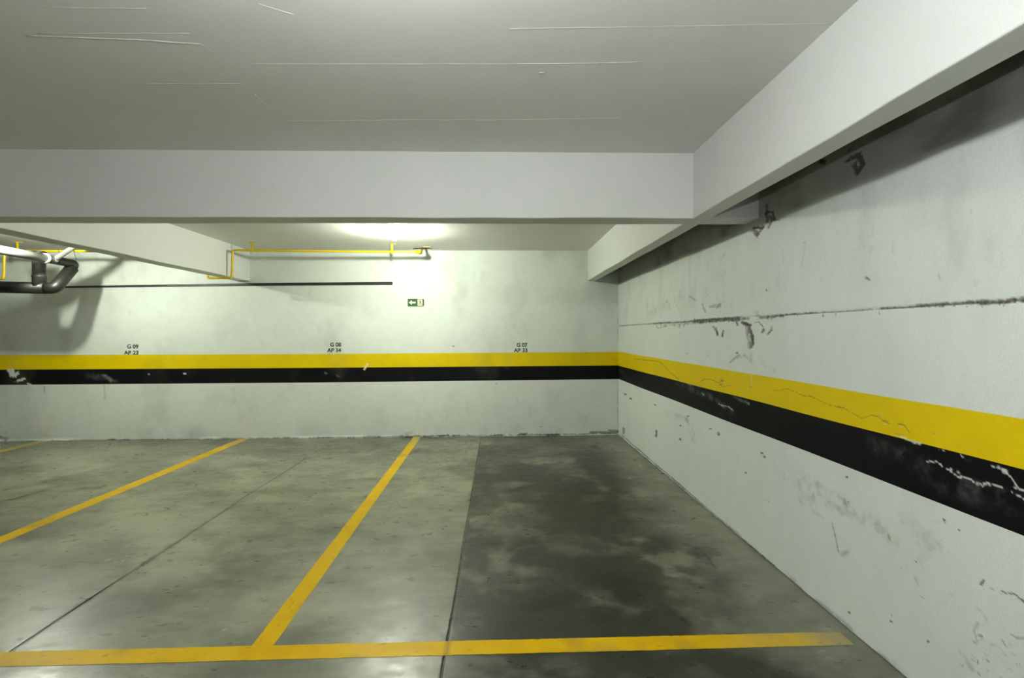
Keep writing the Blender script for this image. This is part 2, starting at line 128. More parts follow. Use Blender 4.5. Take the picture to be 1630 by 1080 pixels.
(2.197,0.579,2.088,0.552,0.0504,0.0392,0.27,3),(2.159,0.565,2.105,0.559,0.0245,0.0196,0.25,0),(1.99,0.659,1.885,0.624,0.0435,0.039,0.15,0),(1.885,0.624,1.943,0.535,0.0435,0.0375,0.15,0),
(2.006,0.653,1.981,0.702,0.0248,0.0208,0.15,0),(2.831,0.614,2.711,0.488,0.0177,0.0108,0.16,0),(2.711,0.488,2.523,0.47,0.0156,0.0102,0.16,0),(2.575,0.637,2.36,0.61,0.0282,0.0198,0.18,0),
(2.36,0.61,2.255,0.557,0.0246,0.0186,0.18,0),(2.088,0.558,2.081,0.541,0.0082,0.0068,0.55,3),(2.451,0.466,2.427,0.411,0.0051,0.0035,0.6,0),(2.427,0.411,2.404,0.341,0.0049,0.0035,0.6,0),
(2.45,0.449,2.455,0.48,0.006,0.0043,0.4,0),(2.381,0.339,2.342,0.375,0.0172,0.0124,0.4,0),(2.465,0.525,2.359,0.408,0.0112,0.008,0.4,2),(2.359,0.408,2.215,0.411,0.01,0.0077,0.4,2),
(1.943,0.522,1.913,0.498,0.0043,0.0039,0.4,3),(2.004,0.467,1.967,0.438,0.012,0.0108,0.18,0),(1.967,0.438,1.913,0.44,0.0116,0.0104,0.18,0),(1.958,0.443,1.936,0.417,0.0075,0.0065,0.4,3),
(1.927,0.376,1.912,0.376,0.0043,0.0038,0.5,3),(1.793,0.456,1.785,0.453,0.0075,0.0069,0.4,3),(2.928,0.644,2.863,0.586,0.0192,0.0114,0.18,0),(1.831,0.73,1.82,0.719,0.0021,0.0019,0.8,0),
(1.872,0.704,1.805,0.718,0.0054,0.0048,0.25,3),(1.608,0.567,1.592,0.568,0.0034,0.0037,0.75,0),(1.592,0.568,1.566,0.579,0.0034,0.0036,0.75,0),(1.566,0.579,1.546,0.571,0.0032,0.0034,0.75,0),
(1.546,0.571,1.529,0.57,0.0032,0.0036,0.75,0),(1.613,0.559,1.572,0.564,0.005,0.0053,0.35,3),(1.572,0.564,1.537,0.57,0.0048,0.0052,0.35,3),(1.556,0.597,1.529,0.601,0.0076,0.0084,0.35,3),
(1.693,0.462,1.659,0.443,0.0077,0.0077,0.3,3),(1.659,0.443,1.657,0.429,0.0077,0.0077,0.3,3),(1.699,0.385,1.688,0.408,0.0069,0.0069,0.35,3),(1.688,0.408,1.661,0.418,0.0066,0.0066,0.35,3),
(1.702,0.373,1.69,0.342,0.0046,0.0044,0.4,0),(1.69,0.342,1.667,0.365,0.0046,0.0044,0.4,0),(1.685,0.367,1.674,0.372,0.0044,0.0044,0.6,0),(1.699,0.333,1.637,0.366,0.0055,0.0055,0.35,3),
(1.637,0.366,1.615,0.371,0.0052,0.0055,0.35,3),(1.603,0.399,1.591,0.387,0.005,0.0053,0.5,3),(1.575,0.438,1.559,0.437,0.004,0.0042,0.6,3),(1.559,0.437,1.532,0.452,0.0038,0.004,0.6,3),
(1.587,0.39,1.574,0.381,0.004,0.0042,0.4,0),(1.751,0.261,1.727,0.242,0.012,0.0115,0.3,0),(1.727,0.242,1.712,0.229,0.012,0.0115,0.3,0),(1.748,0.216,1.743,0.219,0.0048,0.0046,0.5,3),
(1.658,0.337,1.642,0.344,0.0038,0.0038,0.18036,0),(1.586,0.316,1.571,0.322,0.0021,0.0022,0.374744,0),(1.582,0.406,1.571,0.409,0.0018,0.0019,0.331677,0),(1.69,0.23,1.681,0.229,0.0035,0.0035,0.467456,0),
(1.578,0.283,1.563,0.285,0.0034,0.0036,0.430432,3),(1.671,0.365,1.662,0.365,0.0044,0.0044,0.362382,3),(1.519,0.414,1.507,0.42,0.0016,0.0017,0.206195,0),(1.577,0.376,1.562,0.378,0.0028,0.0029,0.446401,0),
(1.631,0.308,1.621,0.31,0.0028,0.0029,0.292033,0),(1.561,0.412,1.555,0.411,0.0021,0.0022,0.350836,0),(1.527,0.347,1.519,0.346,0.0017,0.0019,0.228578,3),(1.675,0.296,1.67,0.296,0.0025,0.0025,0.391497,3),
(1.527,0.369,1.523,0.368,0.003,0.0033,0.287489,0),(1.517,0.359,1.51,0.363,0.0029,0.0033,0.306605,3),(1.555,0.327,1.547,0.33,0.0022,0.0024,0.345402,0),(1.613,0.268,1.602,0.272,0.0032,0.0034,0.360032,3),
(1.711,0.262,1.701,0.264,0.0035,0.0035,0.367574,0),(1.675,0.329,1.665,0.331,0.0034,0.0034,0.209535,3),(1.529,0.327,1.518,0.328,0.0022,0.0024,0.358889,3),(1.708,0.333,1.696,0.331,0.0032,0.0032,0.440037,0),
(1.537,0.353,1.522,0.36,0.0031,0.0033,0.35891,0),(1.602,0.354,1.587,0.356,0.0018,0.0018,0.442833,0),(1.601,0.365,1.597,0.362,0.0037,0.004,0.223188,3),(1.56,0.35,1.547,0.356,0.0019,0.002,0.471572,0),
(1.714,0.278,1.698,0.279,0.002,0.002,0.301683,0),(1.552,0.321,1.548,0.321,0.0031,0.0034,0.218589,0),(1.671,0.247,1.654,0.247,0.0018,0.0018,0.151262,3),(1.606,0.329,1.601,0.326,0.0024,0.0027,0.208984,0),
(1.608,0.325,1.595,0.331,0.0026,0.0028,0.197423,0),(1.523,0.369,1.513,0.368,0.0017,0.002,0.354872,3),(1.583,0.398,1.567,0.404,0.0034,0.0036,0.340838,3),(1.557,0.344,1.542,0.351,0.0023,0.0026,0.309952,3),
(1.619,0.264,1.602,0.269,0.0017,0.0017,0.345287,0),(1.658,0.297,1.646,0.297,0.0034,0.0036,0.480244,0),(1.65,0.337,1.641,0.337,0.0023,0.0023,0.319397,3),(1.657,0.261,1.65,0.263,0.0023,0.0024,0.464042,3),
(1.547,0.4,1.542,0.393,0.0016,0.0018,0.151967,0),(1.538,0.341,1.533,0.336,0.0024,0.0025,0.375629,3),(1.663,0.314,1.649,0.319,0.002,0.002,0.426749,0),(1.675,0.313,1.665,0.316,0.0036,0.0037,0.165493,0),
(6.72,0.038,6.423,0.03,0.0278,0.0075,0.75,0),(6.423,0.033,6.152,0.025,0.0259,0.0073,0.75,0),(6.152,0.031,5.902,0.028,0.0276,0.0081,0.75,0),(5.902,0.03,5.672,0.025,0.0321,0.0098,0.75,0),
(5.672,0.024,5.459,0.02,0.021,0.0068,0.75,0),(5.459,0.02,5.261,0.018,0.0173,0.0057,0.75,0),(5.261,0.018,5.076,0.019,0.0258,0.0088,0.75,0),(5.076,0.021,4.905,0.021,0.0156,0.0055,0.75,0),
(4.905,0.019,4.744,0.02,0.0162,0.0059,0.75,0),(4.744,0.019,4.593,0.013,0.0245,0.0092,0.75,0),(4.593,0.017,4.451,0.018,0.0215,0.0083,0.75,0),(4.451,0.015,4.318,0.013,0.0184,0.0073,0.75,0),
(4.318,0.015,4.193,0.012,0.0161,0.0066,0.75,0),(4.193,0.014,4.074,0.01,0.0111,0.0047,0.75,0),(4.074,0.008,3.962,0.012,0.0144,0.0062,0.75,0),(3.962,0.01,3.856,0.007,0.0081,0.0036,0.75,0),
(3.856,0.008,3.755,0.01,0.0097,0.0044,0.75,0),(3.755,0.007,3.659,0.007,0.0147,0.007,0.75,0),(3.659,0.005,3.568,0.008,0.005,0.0025,0.75,0),(3.568,0.007,3.481,0.007,0.0096,0.0047,0.75,0),
(3.481,0.006,3.399,0.004,0.0059,0.0029,0.75,0),(3.399,0.004,3.32,0.003,0.0111,0.0057,0.75,0),(3.32,0.004,3.244,0.004,0.0129,0.0068,0.75,0),(3.244,0.004,3.172,0.004,0.0122,0.0066,0.75,0),
(3.172,0.004,3.103,0.003,0.0065,0.0036,0.75,0),(3.103,0.002,3.037,0.003,0.0098,0.0055,0.75,0),(3.037,0.003,2.974,0.002,0.0085,0.0049,0.75,0),(2.974,-0,2.913,0.001,0.0047,0.0027,0.75,0),
(2.913,0.001,2.854,-0.001,0.0033,0.002,0.75,0),(2.854,0.001,2.798,0.001,0.0051,0.0031,0.75,0),(2.798,-0.003,2.744,0,0.008,0.005,0.75,0),(2.744,-0.003,2.692,-0,0.0081,0.0051,0.75,0),
(2.692,-0.002,2.642,-0.003,0.0031,0.002,0.75,0),(2.642,-0.004,2.593,-0.003,0.0067,0.0045,0.75,0),(2.593,-0.002,2.547,-0.004,0.007,0.0047,0.75,0),(2.547,-0.005,2.501,-0.003,0.0034,0.0023,0.75,0),
(2.501,-0.005,2.458,-0.005,0.0065,0.0045,0.75,0),(2.458,-0.005,2.416,-0.006,0.0047,0.0033,0.75,0),(2.416,-0.005,2.375,-0.004,0.005,0.0036,0.75,0),(2.375,-0.004,2.336,-0.003,0.0038,0.0028,0.75,0),
(2.336,-0.004,2.297,-0.006,0.0032,0.0024,0.75,0),(2.297,-0.006,2.26,-0.004,0.0035,0.0026,0.75,0),(2.26,-0.005,2.225,-0.004,0.0036,0.0027,0.75,0),(2.225,-0.007,2.19,-0.007,0.0039,0.003,0.75,0),
(2.19,-0.007,2.156,-0.008,0.0053,0.0042,0.75,0),(2.156,-0.006,2.123,-0.005,0.0051,0.004,0.75,0),(2.123,-0.006,2.092,-0.006,0.0043,0.0036,0.75,0),(2.092,-0.007,2.061,-0.006,0.005,0.0041,0.75,0),
(2.061,-0.008,2.031,-0.008,0.0023,0.0019,0.75,0),(2.031,-0.008,2.002,-0.006,0.0035,0.0029,0.75,0),(2.002,-0.007,1.973,-0.008,0.0034,0.0029,0.75,0),(1.973,-0.009,1.946,-0.008,0.0024,0.0021,0.75,0),
(1.946,-0.01,1.919,-0.009,0.0032,0.0029,0.75,0),
]
BACK_MARKS = [
(-6.879,-0.004,-6.812,-0.005,0.0063,0.0064,0.7,0),(-6.812,-0.009,-6.745,-0.004,0.0034,0.0035,0.7,0),(-6.745,-0.005,-6.678,-0.007,0.005,0.0052,0.7,0),(-6.678,-0.008,-6.611,-0.008,0.0125,0.013,0.7,0),
(-6.611,-0.005,-6.544,-0.008,0.005,0.0052,0.7,0),(-6.544,-0.003,-6.477,-0.008,0.0034,0.0034,0.7,0),(-6.477,-0.005,-6.409,-0.008,0.0126,0.0129,0.7,0),(-6.409,-0.008,-6.342,-0.006,0.0126,0.013,0.7,0),
(-6.342,-0.003,-6.275,-0.007,0.005,0.0052,0.7,0),(-6.275,-0.004,-6.207,-0.006,0.0063,0.0065,0.7,0),(-6.208,-0.008,-6.14,-0.005,0.0063,0.0065,0.7,0),(-6.14,-0.002,-6.073,-0.002,0.0126,0.013,0.7,0),
(-6.073,-0.001,-6.005,-0.005,0.0126,0.013,0.7,0),(-6.005,-0.001,-5.938,-0.004,0.005,0.0052,0.7,0),(-5.938,-0.006,-5.87,-0.002,0.005,0.0052,0.7,0),(-5.87,-0.002,-5.803,-0,0.0063,0.0065,0.7,0),
(-5.803,-0.002,-5.735,-0.003,0.0051,0.0052,0.7,0),(-5.735,-0.004,-5.667,-0.002,0.0126,0.013,0.7,0),(-5.667,-0.002,-5.6,-0.003,0.0064,0.0064,0.7,0),(-5.6,-0.003,-5.532,0.001,0.0085,0.0087,0.7,0),
(-5.532,-0,-5.464,-0.002,0.0034,0.0035,0.7,0),(-5.464,-0.005,-5.396,-0,0.0063,0.0065,0.7,0),(-5.396,-0,-5.329,0.001,0.0064,0.0064,0.7,0),(-5.329,-0.002,-5.261,-0.002,0.0127,0.013,0.7,0),
(-5.261,-0.004,-5.193,-0.002,0.0085,0.0087,0.7,0),(-5.193,-0.004,-5.125,-0.002,0.0127,0.013,0.7,0),(-5.125,-0.003,-5.057,-0.001,0.0034,0.0035,0.7,0),(-5.057,0,-4.989,-0.001,0.0051,0.0052,0.7,0),
(-4.989,-0.002,-4.921,0,0.0034,0.0035,0.7,0),(-4.921,-0,-4.853,-0.002,0.0085,0.0087,0.7,0),(-4.853,-0.002,-4.785,-0.002,0.0085,0.0087,0.7,0),(-4.785,-0.002,-4.716,0.001,0.0086,0.0088,0.7,0),
(-4.717,-0.003,-4.648,0.003,0.0127,0.013,0.7,0),(-4.648,0.002,-4.58,0.003,0.0051,0.0052,0.7,0),(-4.58,0.001,-4.512,-0.001,0.0127,0.013,0.7,0),(-4.512,-0.002,-4.443,-0.002,0.0034,0.0035,0.7,0),
(-4.443,0,-4.375,0,0.0085,0.0087,0.7,0),(-4.375,0.001,-4.307,0.001,0.0065,0.0066,0.7,0),(-4.307,0.001,-4.238,-0.001,0.0034,0.0035,0.7,0),(-4.238,0.001,-4.17,0,0.0086,0.0088,0.7,0),
(-4.17,0.003,-4.101,0.005,0.0051,0.0052,0.7,0),(-4.101,0.002,-4.033,0.001,0.0086,0.0088,0.7,0),(-4.033,-0.001,-3.964,0.004,0.0128,0.0132,0.7,0),(-3.964,0.001,-3.895,0.006,0.0052,0.0052,0.7,0),
(-3.895,-0,-3.827,0.004,0.0052,0.0053,0.7,0),(-3.827,-0,-3.758,0.004,0.0129,0.0132,0.7,0),(-3.758,0.004,-3.689,0.001,0.0065,0.0066,0.7,0),(-3.689,0.003,-3.62,0.002,0.0034,0.0035,0.7,0),
(-3.62,0.007,-3.552,0.007,0.0052,0.0053,0.7,0),(-3.552,0.001,-3.483,0.007,0.0034,0.0035,0.7,0),(-3.483,0.004,-3.414,0.007,0.0064,0.0066,0.7,0),(-3.414,0.005,-3.345,0.003,0.0034,0.0035,0.7,0),
(-3.345,0.002,-3.276,0.001,0.0086,0.0088,0.7,0),(-3.276,0.003,-3.207,0.003,0.0065,0.0066,0.7,0),(-3.207,0.002,-3.138,0.006,0.0065,0.0066,0.7,0),(-3.138,0.007,-3.069,0.006,0.0086,0.0088,0.7,0),
(-3.069,0.006,-2.999,0.003,0.0052,0.0053,0.7,0),(-2.999,0.004,-2.93,0.008,0.013,0.0132,0.7,0),(-2.93,0.009,-2.861,0.005,0.0035,0.0035,0.7,0),(-2.861,0.006,-2.792,0.006,0.0086,0.0088,0.7,0),
(-2.792,0.007,-2.722,0.006,0.0052,0.0053,0.7,0),(-2.722,0.005,-2.653,0.005,0.0052,0.0053,0.7,0),(-2.653,0.008,-2.584,0.004,0.0064,0.0066,0.7,0),(-2.584,0.007,-2.514,0.008,0.013,0.0132,0.7,0),
(-2.514,0.008,-2.445,0.006,0.0131,0.0132,0.7,0),(-2.445,0.01,-2.375,0.006,0.0131,0.0132,0.7,0),(-2.375,0.007,-2.306,0.008,0.0131,0.0132,0.7,0),(-2.306,0.006,-2.236,0.009,0.0035,0.0035,0.7,0),
(-2.236,0.008,-2.167,0.01,0.0065,0.0066,0.7,0),(-2.167,0.006,-2.097,0.009,0.0052,0.0053,0.7,0),(-2.097,0.005,-2.027,0.007,0.013,0.0132,0.7,0),(-2.027,0.011,-1.957,0.007,0.0087,0.0088,0.7,0),
(-1.957,0.009,-1.888,0.009,0.0088,0.0088,0.7,0),(-1.888,0.007,-1.818,0.008,0.0088,0.0088,0.7,0),(-1.818,0.011,-1.748,0.011,0.0066,0.0066,0.7,0),(-1.748,0.009,-1.678,0.007,0.0065,0.0066,0.7,0),
(-1.678,0.007,-1.608,0.01,0.0087,0.0088,0.7,0),(-1.608,0.007,-1.538,0.013,0.0052,0.0053,0.7,0),(-1.538,0.007,-1.468,0.009,0.0035,0.0035,0.7,0),(-1.468,0.012,-1.398,0.008,0.0066,0.0067,0.7,0),
(-1.398,0.01,-1.328,0.01,0.0132,0.0132,0.7,0),(-1.328,0.012,-1.258,0.012,0.0053,0.0053,0.7,0),(-1.258,0.01,-1.187,0.011,0.0035,0.0035,0.7,0),(-1.187,0.014,-1.117,0.012,0.013,0.0132,0.7,0),
(-1.117,0.012,-1.047,0.011,0.0132,0.0134,0.7,0),(-1.047,0.013,-0.977,0.01,0.0053,0.0053,0.7,0),(-0.977,0.014,-0.906,0.015,0.0052,0.0053,0.7,0),(-0.906,0.013,-0.836,0.014,0.0088,0.0088,0.7,0),
(-0.836,0.01,-0.765,0.01,0.0132,0.0134,0.7,0),(-0.765,0.01,-0.695,0.012,0.0088,0.0089,0.7,0),(-0.695,0.009,-0.624,0.01,0.0132,0.0134,0.7,0),(-0.624,0.015,-0.554,0.013,0.0132,0.0134,0.7,0),
(-0.554,0.01,-0.483,0.014,0.0067,0.0066,0.7,0),(-0.483,0.014,-0.413,0.016,0.0066,0.0066,0.7,0),(-0.413,0.01,-0.342,0.014,0.0035,0.0036,0.7,0),(-0.342,0.011,-0.271,0.011,0.0067,0.0067,0.7,0),
(-0.271,0.015,-0.201,0.012,0.0067,0.0067,0.7,0),(-0.201,0.015,-0.13,0.014,0.0053,0.0053,0.7,0),(-0.13,0.011,-0.059,0.012,0.0066,0.0066,0.7,0),(-0.059,0.015,0.012,0.017,0.0053,0.0053,0.7,0),
(0.012,0.015,0.083,0.017,0.0053,0.0053,0.7,0),(0.083,0.012,0.154,0.018,0.0053,0.0053,0.7,0),(0.154,0.016,0.225,0.015,0.0067,0.0066,0.7,0),(0.225,0.017,0.296,0.013,0.0053,0.0053,0.7,0),
(0.296,0.019,0.367,0.016,0.0066,0.0067,0.7,0),(0.367,0.012,0.438,0.012,0.0067,0.0067,0.7,0),(0.438,0.017,0.509,0.018,0.0089,0.0089,0.7,0),(0.509,0.015,0.581,0.018,0.0133,0.0134,0.7,0),
(0.581,0.013,0.652,0.017,0.0133,0.0134,0.7,0),(0.652,0.016,0.723,0.018,0.0135,0.0134,0.7,0),(0.723,0.016,0.794,0.017,0.0089,0.009,0.7,0),(0.794,0.019,0.866,0.019,0.0134,0.0134,0.7,0),
(0.866,0.018,0.937,0.017,0.0067,0.0067,0.7,0),(0.937,0.015,1.009,0.018,0.0134,0.0135,0.7,0),(1.009,0.017,1.08,0.019,0.0135,0.0134,0.7,0),(1.08,0.015,1.152,0.017,0.0067,0.0067,0.7,0),
(1.152,0.017,1.223,0.017,0.0133,0.0134,0.7,0),(1.223,0.02,1.295,0.017,0.0054,0.0053,0.7,0),(1.295,0.019,1.367,0.019,0.0053,0.0053,0.7,0),(1.367,0.016,1.438,0.016,0.0036,0.0036,0.7,0),
(1.438,0.02,1.51,0.022,0.0036,0.0036,0.7,0),(1.51,0.02,1.582,0.017,0.009,0.0089,0.7,0),(1.582,0.02,1.654,0.023,0.0054,0.0053,0.7,0),(1.654,0.017,1.726,0.018,0.0054,0.0054,0.7,0),
(-1.293,-0.007,-1.214,0.001,0.0196,0.0198,0.95,0),(-1.354,0.012,-1.222,0.072,0.0264,0.0264,0.3,3),(-0.827,0.015,-0.704,0.023,0.0132,0.0134,0.9,0),(-1.047,0.004,-0.915,0.012,0.0132,0.0134,0.8,0),
(-0.121,0.008,0.056,0.019,0.0132,0.0134,0.9,0),(0.278,0.017,0.394,0.029,0.0133,0.0134,0.85,0),(0.679,0.009,0.857,0.016,0.0178,0.0178,0.9,0),(1.304,0.038,1.708,0.043,0.0178,0.0178,0.7,0),
(1.555,0.071,1.708,0.061,0.0135,0.0134,0.6,0),(-5.388,0.001,-5.303,0.009,0.0127,0.0131,0.8,0),(-5.218,-0.001,-5.108,0.007,0.0127,0.0131,0.8,0),(-6.696,0.973,-6.672,0.912,0.0273,0.0279,1,2),
(-6.672,0.912,-6.622,0.903,0.0273,0.0283,1,2),(-6.622,0.903,-6.588,0.937,0.0273,0.028,1,2),(-6.654,0.972,-6.639,0.903,0.0294,0.0301,1,2),(-6.59,0.825,-6.522,0.851,0.0168,0.0172,1,2),
(-6.522,0.851,-6.497,0.859,0.0168,0.0172,1,2),(-6.448,0.79,-6.414,0.772,0.0126,0.0129,0.9,2),(-6.673,0.826,-6.573,0.808,0.0083,0.0086,0.5,1),(-4.833,0.908,-4.816,0.908,0.011,0.0112,0.55,2),
(-4.347,0.914,-4.33,0.914,0.012,0.0122,0.9,2),(-5.435,0.895,-5.326,0.825,0.0255,0.0261,0.17,2),(-5.326,0.825,-5.259,0.807,0.0252,0.0261,0.17,2),(-5.647,0.879,-5.435,0.878,0.042,0.0435,0.07,2),
(-2.411,0.91,-2.368,0.883,0.0129,0.0132,0.2,2),(-2.264,0.883,-2.22,0.856,0.0131,0.0132,0.15,2),(-1.872,0.959,-1.845,1.003,0.0131,0.0132,0.95,2),(-1.845,1.003,-1.827,1.029,0.013,0.0132,0.95,2),
(-0.979,1.006,-0.909,1.015,0.0176,0.0178,0.25,2),(-0.635,1.269,-0.617,1.269,0.0106,0.0106,0.85,0),(-0.038,0.744,-0.02,0.744,0.0089,0.0089,0.7,0),(0.59,0.125,0.608,0.125,0.0089,0.0089,0.7,0),
(-2.648,1.542,-2.561,1.559,0.0218,0.0217,0.7,2),(-2.561,1.559,-2.536,1.489,0.0217,0.022,0.7,2),(-5.429,0.765,-5.423,0.574,0.0127,0.0131,0.3,0),(-6.23,0.754,-6.231,0.667,0.0068,0.0069,0.5,0),
(-6.451,0.583,-6.436,0.453,0.0336,0.0348,0.12,3),(-3.69,0.735,-3.675,0.517,0.0344,0.0352,0.12,0),(-6.836,0.059,-6.753,0.024,0.0252,0.0261,0.6,0),(-6.835,0.154,-6.736,0.041,0.0415,0.0435,0.25,0),
(-0.439,0.469,-0.43,0.343,0.0346,0.035,0.0921235,0),(-3.266,1.433,-3.267,1.254,0.0381,0.039,0.0527647,0),(-3.101,1.517,-3.103,1.34,0.0206,0.0208,0.0613379,0),(-4.539,2.208,-4.54,2.039,0.021,0.0212,0.0485639,0),
(-2.683,2.19,-2.669,2.151,0.0168,0.0172,0.078074,3),(1.682,0.229,1.681,0.069,0.0273,0.0273,0.0416041,3),(-4.239,1.474,-4.223,1.43,0.0239,0.0242,0.0498404,0),(-5.851,2.125,-5.87,1.96,0.0163,0.0169,0.0922803,3),
(-5.073,1.782,-5.083,1.624,0.0212,0.0217,0.090411,0),(-4.335,0.065,-4.344,-0.106,0.0155,0.016,0.0457565,0),(-3.536,2.239,-3.543,2.194,0.0195,0.0197,0.0847897,3),(-2.552,1.317,-2.542,1.209,0.0249,0.0252,0.0707855,0),
(-0.726,0.019,-0.734,-0.126,0.026,0.026,0.0440726,0),(-0.603,1.698,-0.594,1.557,0.0337,0.0337,0.0476907,0),(-2.349,0.596,-2.345,0.526,0.0225,0.0227,0.07277,0),(-0.015,0.569,-0.026,0.445,0.0323,0.0327,0.0456436,0),
(-1.708,2.246,-1.697,2.21,0.0161,0.0163,0.0456424,0),(-6.12,2.225,-6.127,2.175,0.033,0.0338,0.0622461,0),(-0.971,0.365,-0.97,0.238,0.0388,0.0392,0.0532035,0),(0.433,0.401,0.446,0.282,0.033,0.0326,0.0966218,0),
(-4.555,1.884,-4.567,1.841,0.0144,0.0148,0.0827753,0),(-0.203,1.503,-0.203,1.316,0.0386,0.0386,0.0720005,0),(-2.842,1.515,-2.83,1.397,0.0157,0.0159,0.0477793,3),(-0.327,2.312,-0.339,2.261,0.0191,0.0191,0.0851631,0),
(1.406,0.586,1.401,0.412,0.0404,0.0399,0.043447,0),(-0.299,0.228,-0.289,0.164,0.0284,0.0284,0.0501508,0),(1.559,1.505,1.559,1.36,0.0388,0.0384,0.0968762,3),(-1.127,0.396,-1.132,0.209,0.0308,0.0308,0.0879258,3),
(-5.403,0.603,-5.403,0.463,0.0364,0.0372,0.0429519,0),(0.762,0.186,0.757,0.082,0.0342,0.0338,0.0519437,3),(-1.623,2.011,-1.631,1.954,0.0378,0.0383,0.0402111,0),(-2.419,0.137,-2.434,-0.011,0.0207,0.0209,0.0884908,3),
(-6.324,0.37,-6.328,0.189,0.0238,0.0243,0.0519734,3),(-6.625,0.507,-6.61,0.452,0.0257,0.0264,0.0913736,0),(-4.684,1.756,-4.682,1.578,0.0357,0.0361,0.0738252,0),(-2.605,2.178,-2.616,2.006,0.031,0.031,0.0854575,0),
(-5.771,0.491,-5.779,0.448,0.0351,0.0359,0.0556616,0),(-2.668,0.669,-2.658,0.553,0.0352,0.0356,0.0606236,3),(0.013,0.145,-0.003,0.007,0.0342,0.0342,0.0832806,0),(1.197,1.687,1.198,1.502,0.0173,0.0169,0.04222,0),
(1.145,1.668,1.159,1.581,0.0219,0.0219,0.0872384,3),(-5.78,1.472,-5.77,1.311,0.0322,0.0329,0.0406273,0),(-4.158,2.247,-4.17,2.123,0.0253,0.0256,0.0855859,0),(-4.2,0.425,-4.196,0.322,0.0313,0.032,0.0432893,0),
(-5.246,0.139,-5.233,0.027,0.0256,0.0265,0.0928413,0),(-1.02,0.322,-1.031,0.275,0.0307,0.0314,0.0906243,0),(-0.215,2.321,-0.221,2.147,0.0384,0.0384,0.0589741,0),(-1.245,1.699,-1.254,1.623,0.0283,0.0286,0.0412239,3),
(-6.134,0.336,-6.138,0.186,0.0294,0.0305,0.0748493,3),(-5.645,0.522,-5.658,0.347,0.034,0.0353,0.0937124,0),(-6.361,0.578,-6.346,0.53,0.0179,0.0186,0.0625339,0),(-4.683,0.331,-4.67,0.256,0.0381,0.0385,0.0491351,3),
(-4.197,0.291,-4.214,0.166,0.0299,0.0306,0.0556015,0),(-0.716,0.387,-0.728,0.209,0.0227,0.023,0.0855152,0),(-5.858,0.309,-5.862,0.246,0.0332,0.034,0.0728104,0),(1.706,0.058,1.694,-0.003,0.0353,0.035,0.0402901,0),
(0.36,2.313,0.367,2.152,0.0216,0.0216,0.0718267,0),(-2.05,1.726,-2.048,1.685,0.0262,0.0262,0.0737569,3),(-4.119,0.082,-4.11,-0.087,0.0382,0.0391,0.0843117,3),(0.811,0.254,0.794,0.208,0.0346,0.0346,0.0620096,3),
(1.232,0.26,1.235,0.138,0.0354,0.035,0.0991597,0),(-1.587,0.06,-1.586,-0.094,0.0147,0.0147,0.0959732,3),(-1.802,1.975,-1.785,1.901,0.0223,0.0226,0.048573,0),(-1.53,0.586,-1.52,0.429,0.0289,0.0295,0.040867,3),
(0.265,0.545,0.273,0.464,0.0184,0.0186,0.0856883,0),(-0.541,0.095,-0.542,0.006,0.019,0.019,0.0892257,0),(-1.04,0.642,-1.04,0.467,0.0346,0.0346,0.0437397,3),(-4.38,0.08,-4.382,-0.046,0.0141,0.0146,0.0865824,0),
(-6.727,0.09,-6.724,-0.05,0.0186,0.019,0.0595215,0),(-5.414,1.835,-5.42,1.703,0.0153,0.0155,0.0577127,0),(1.694,2.12,1.701,1.186,0.0108,0.0107,0.3,0),(1.691,0.74,1.699,0.025,0.0108,0.0108,0.3,0),
]
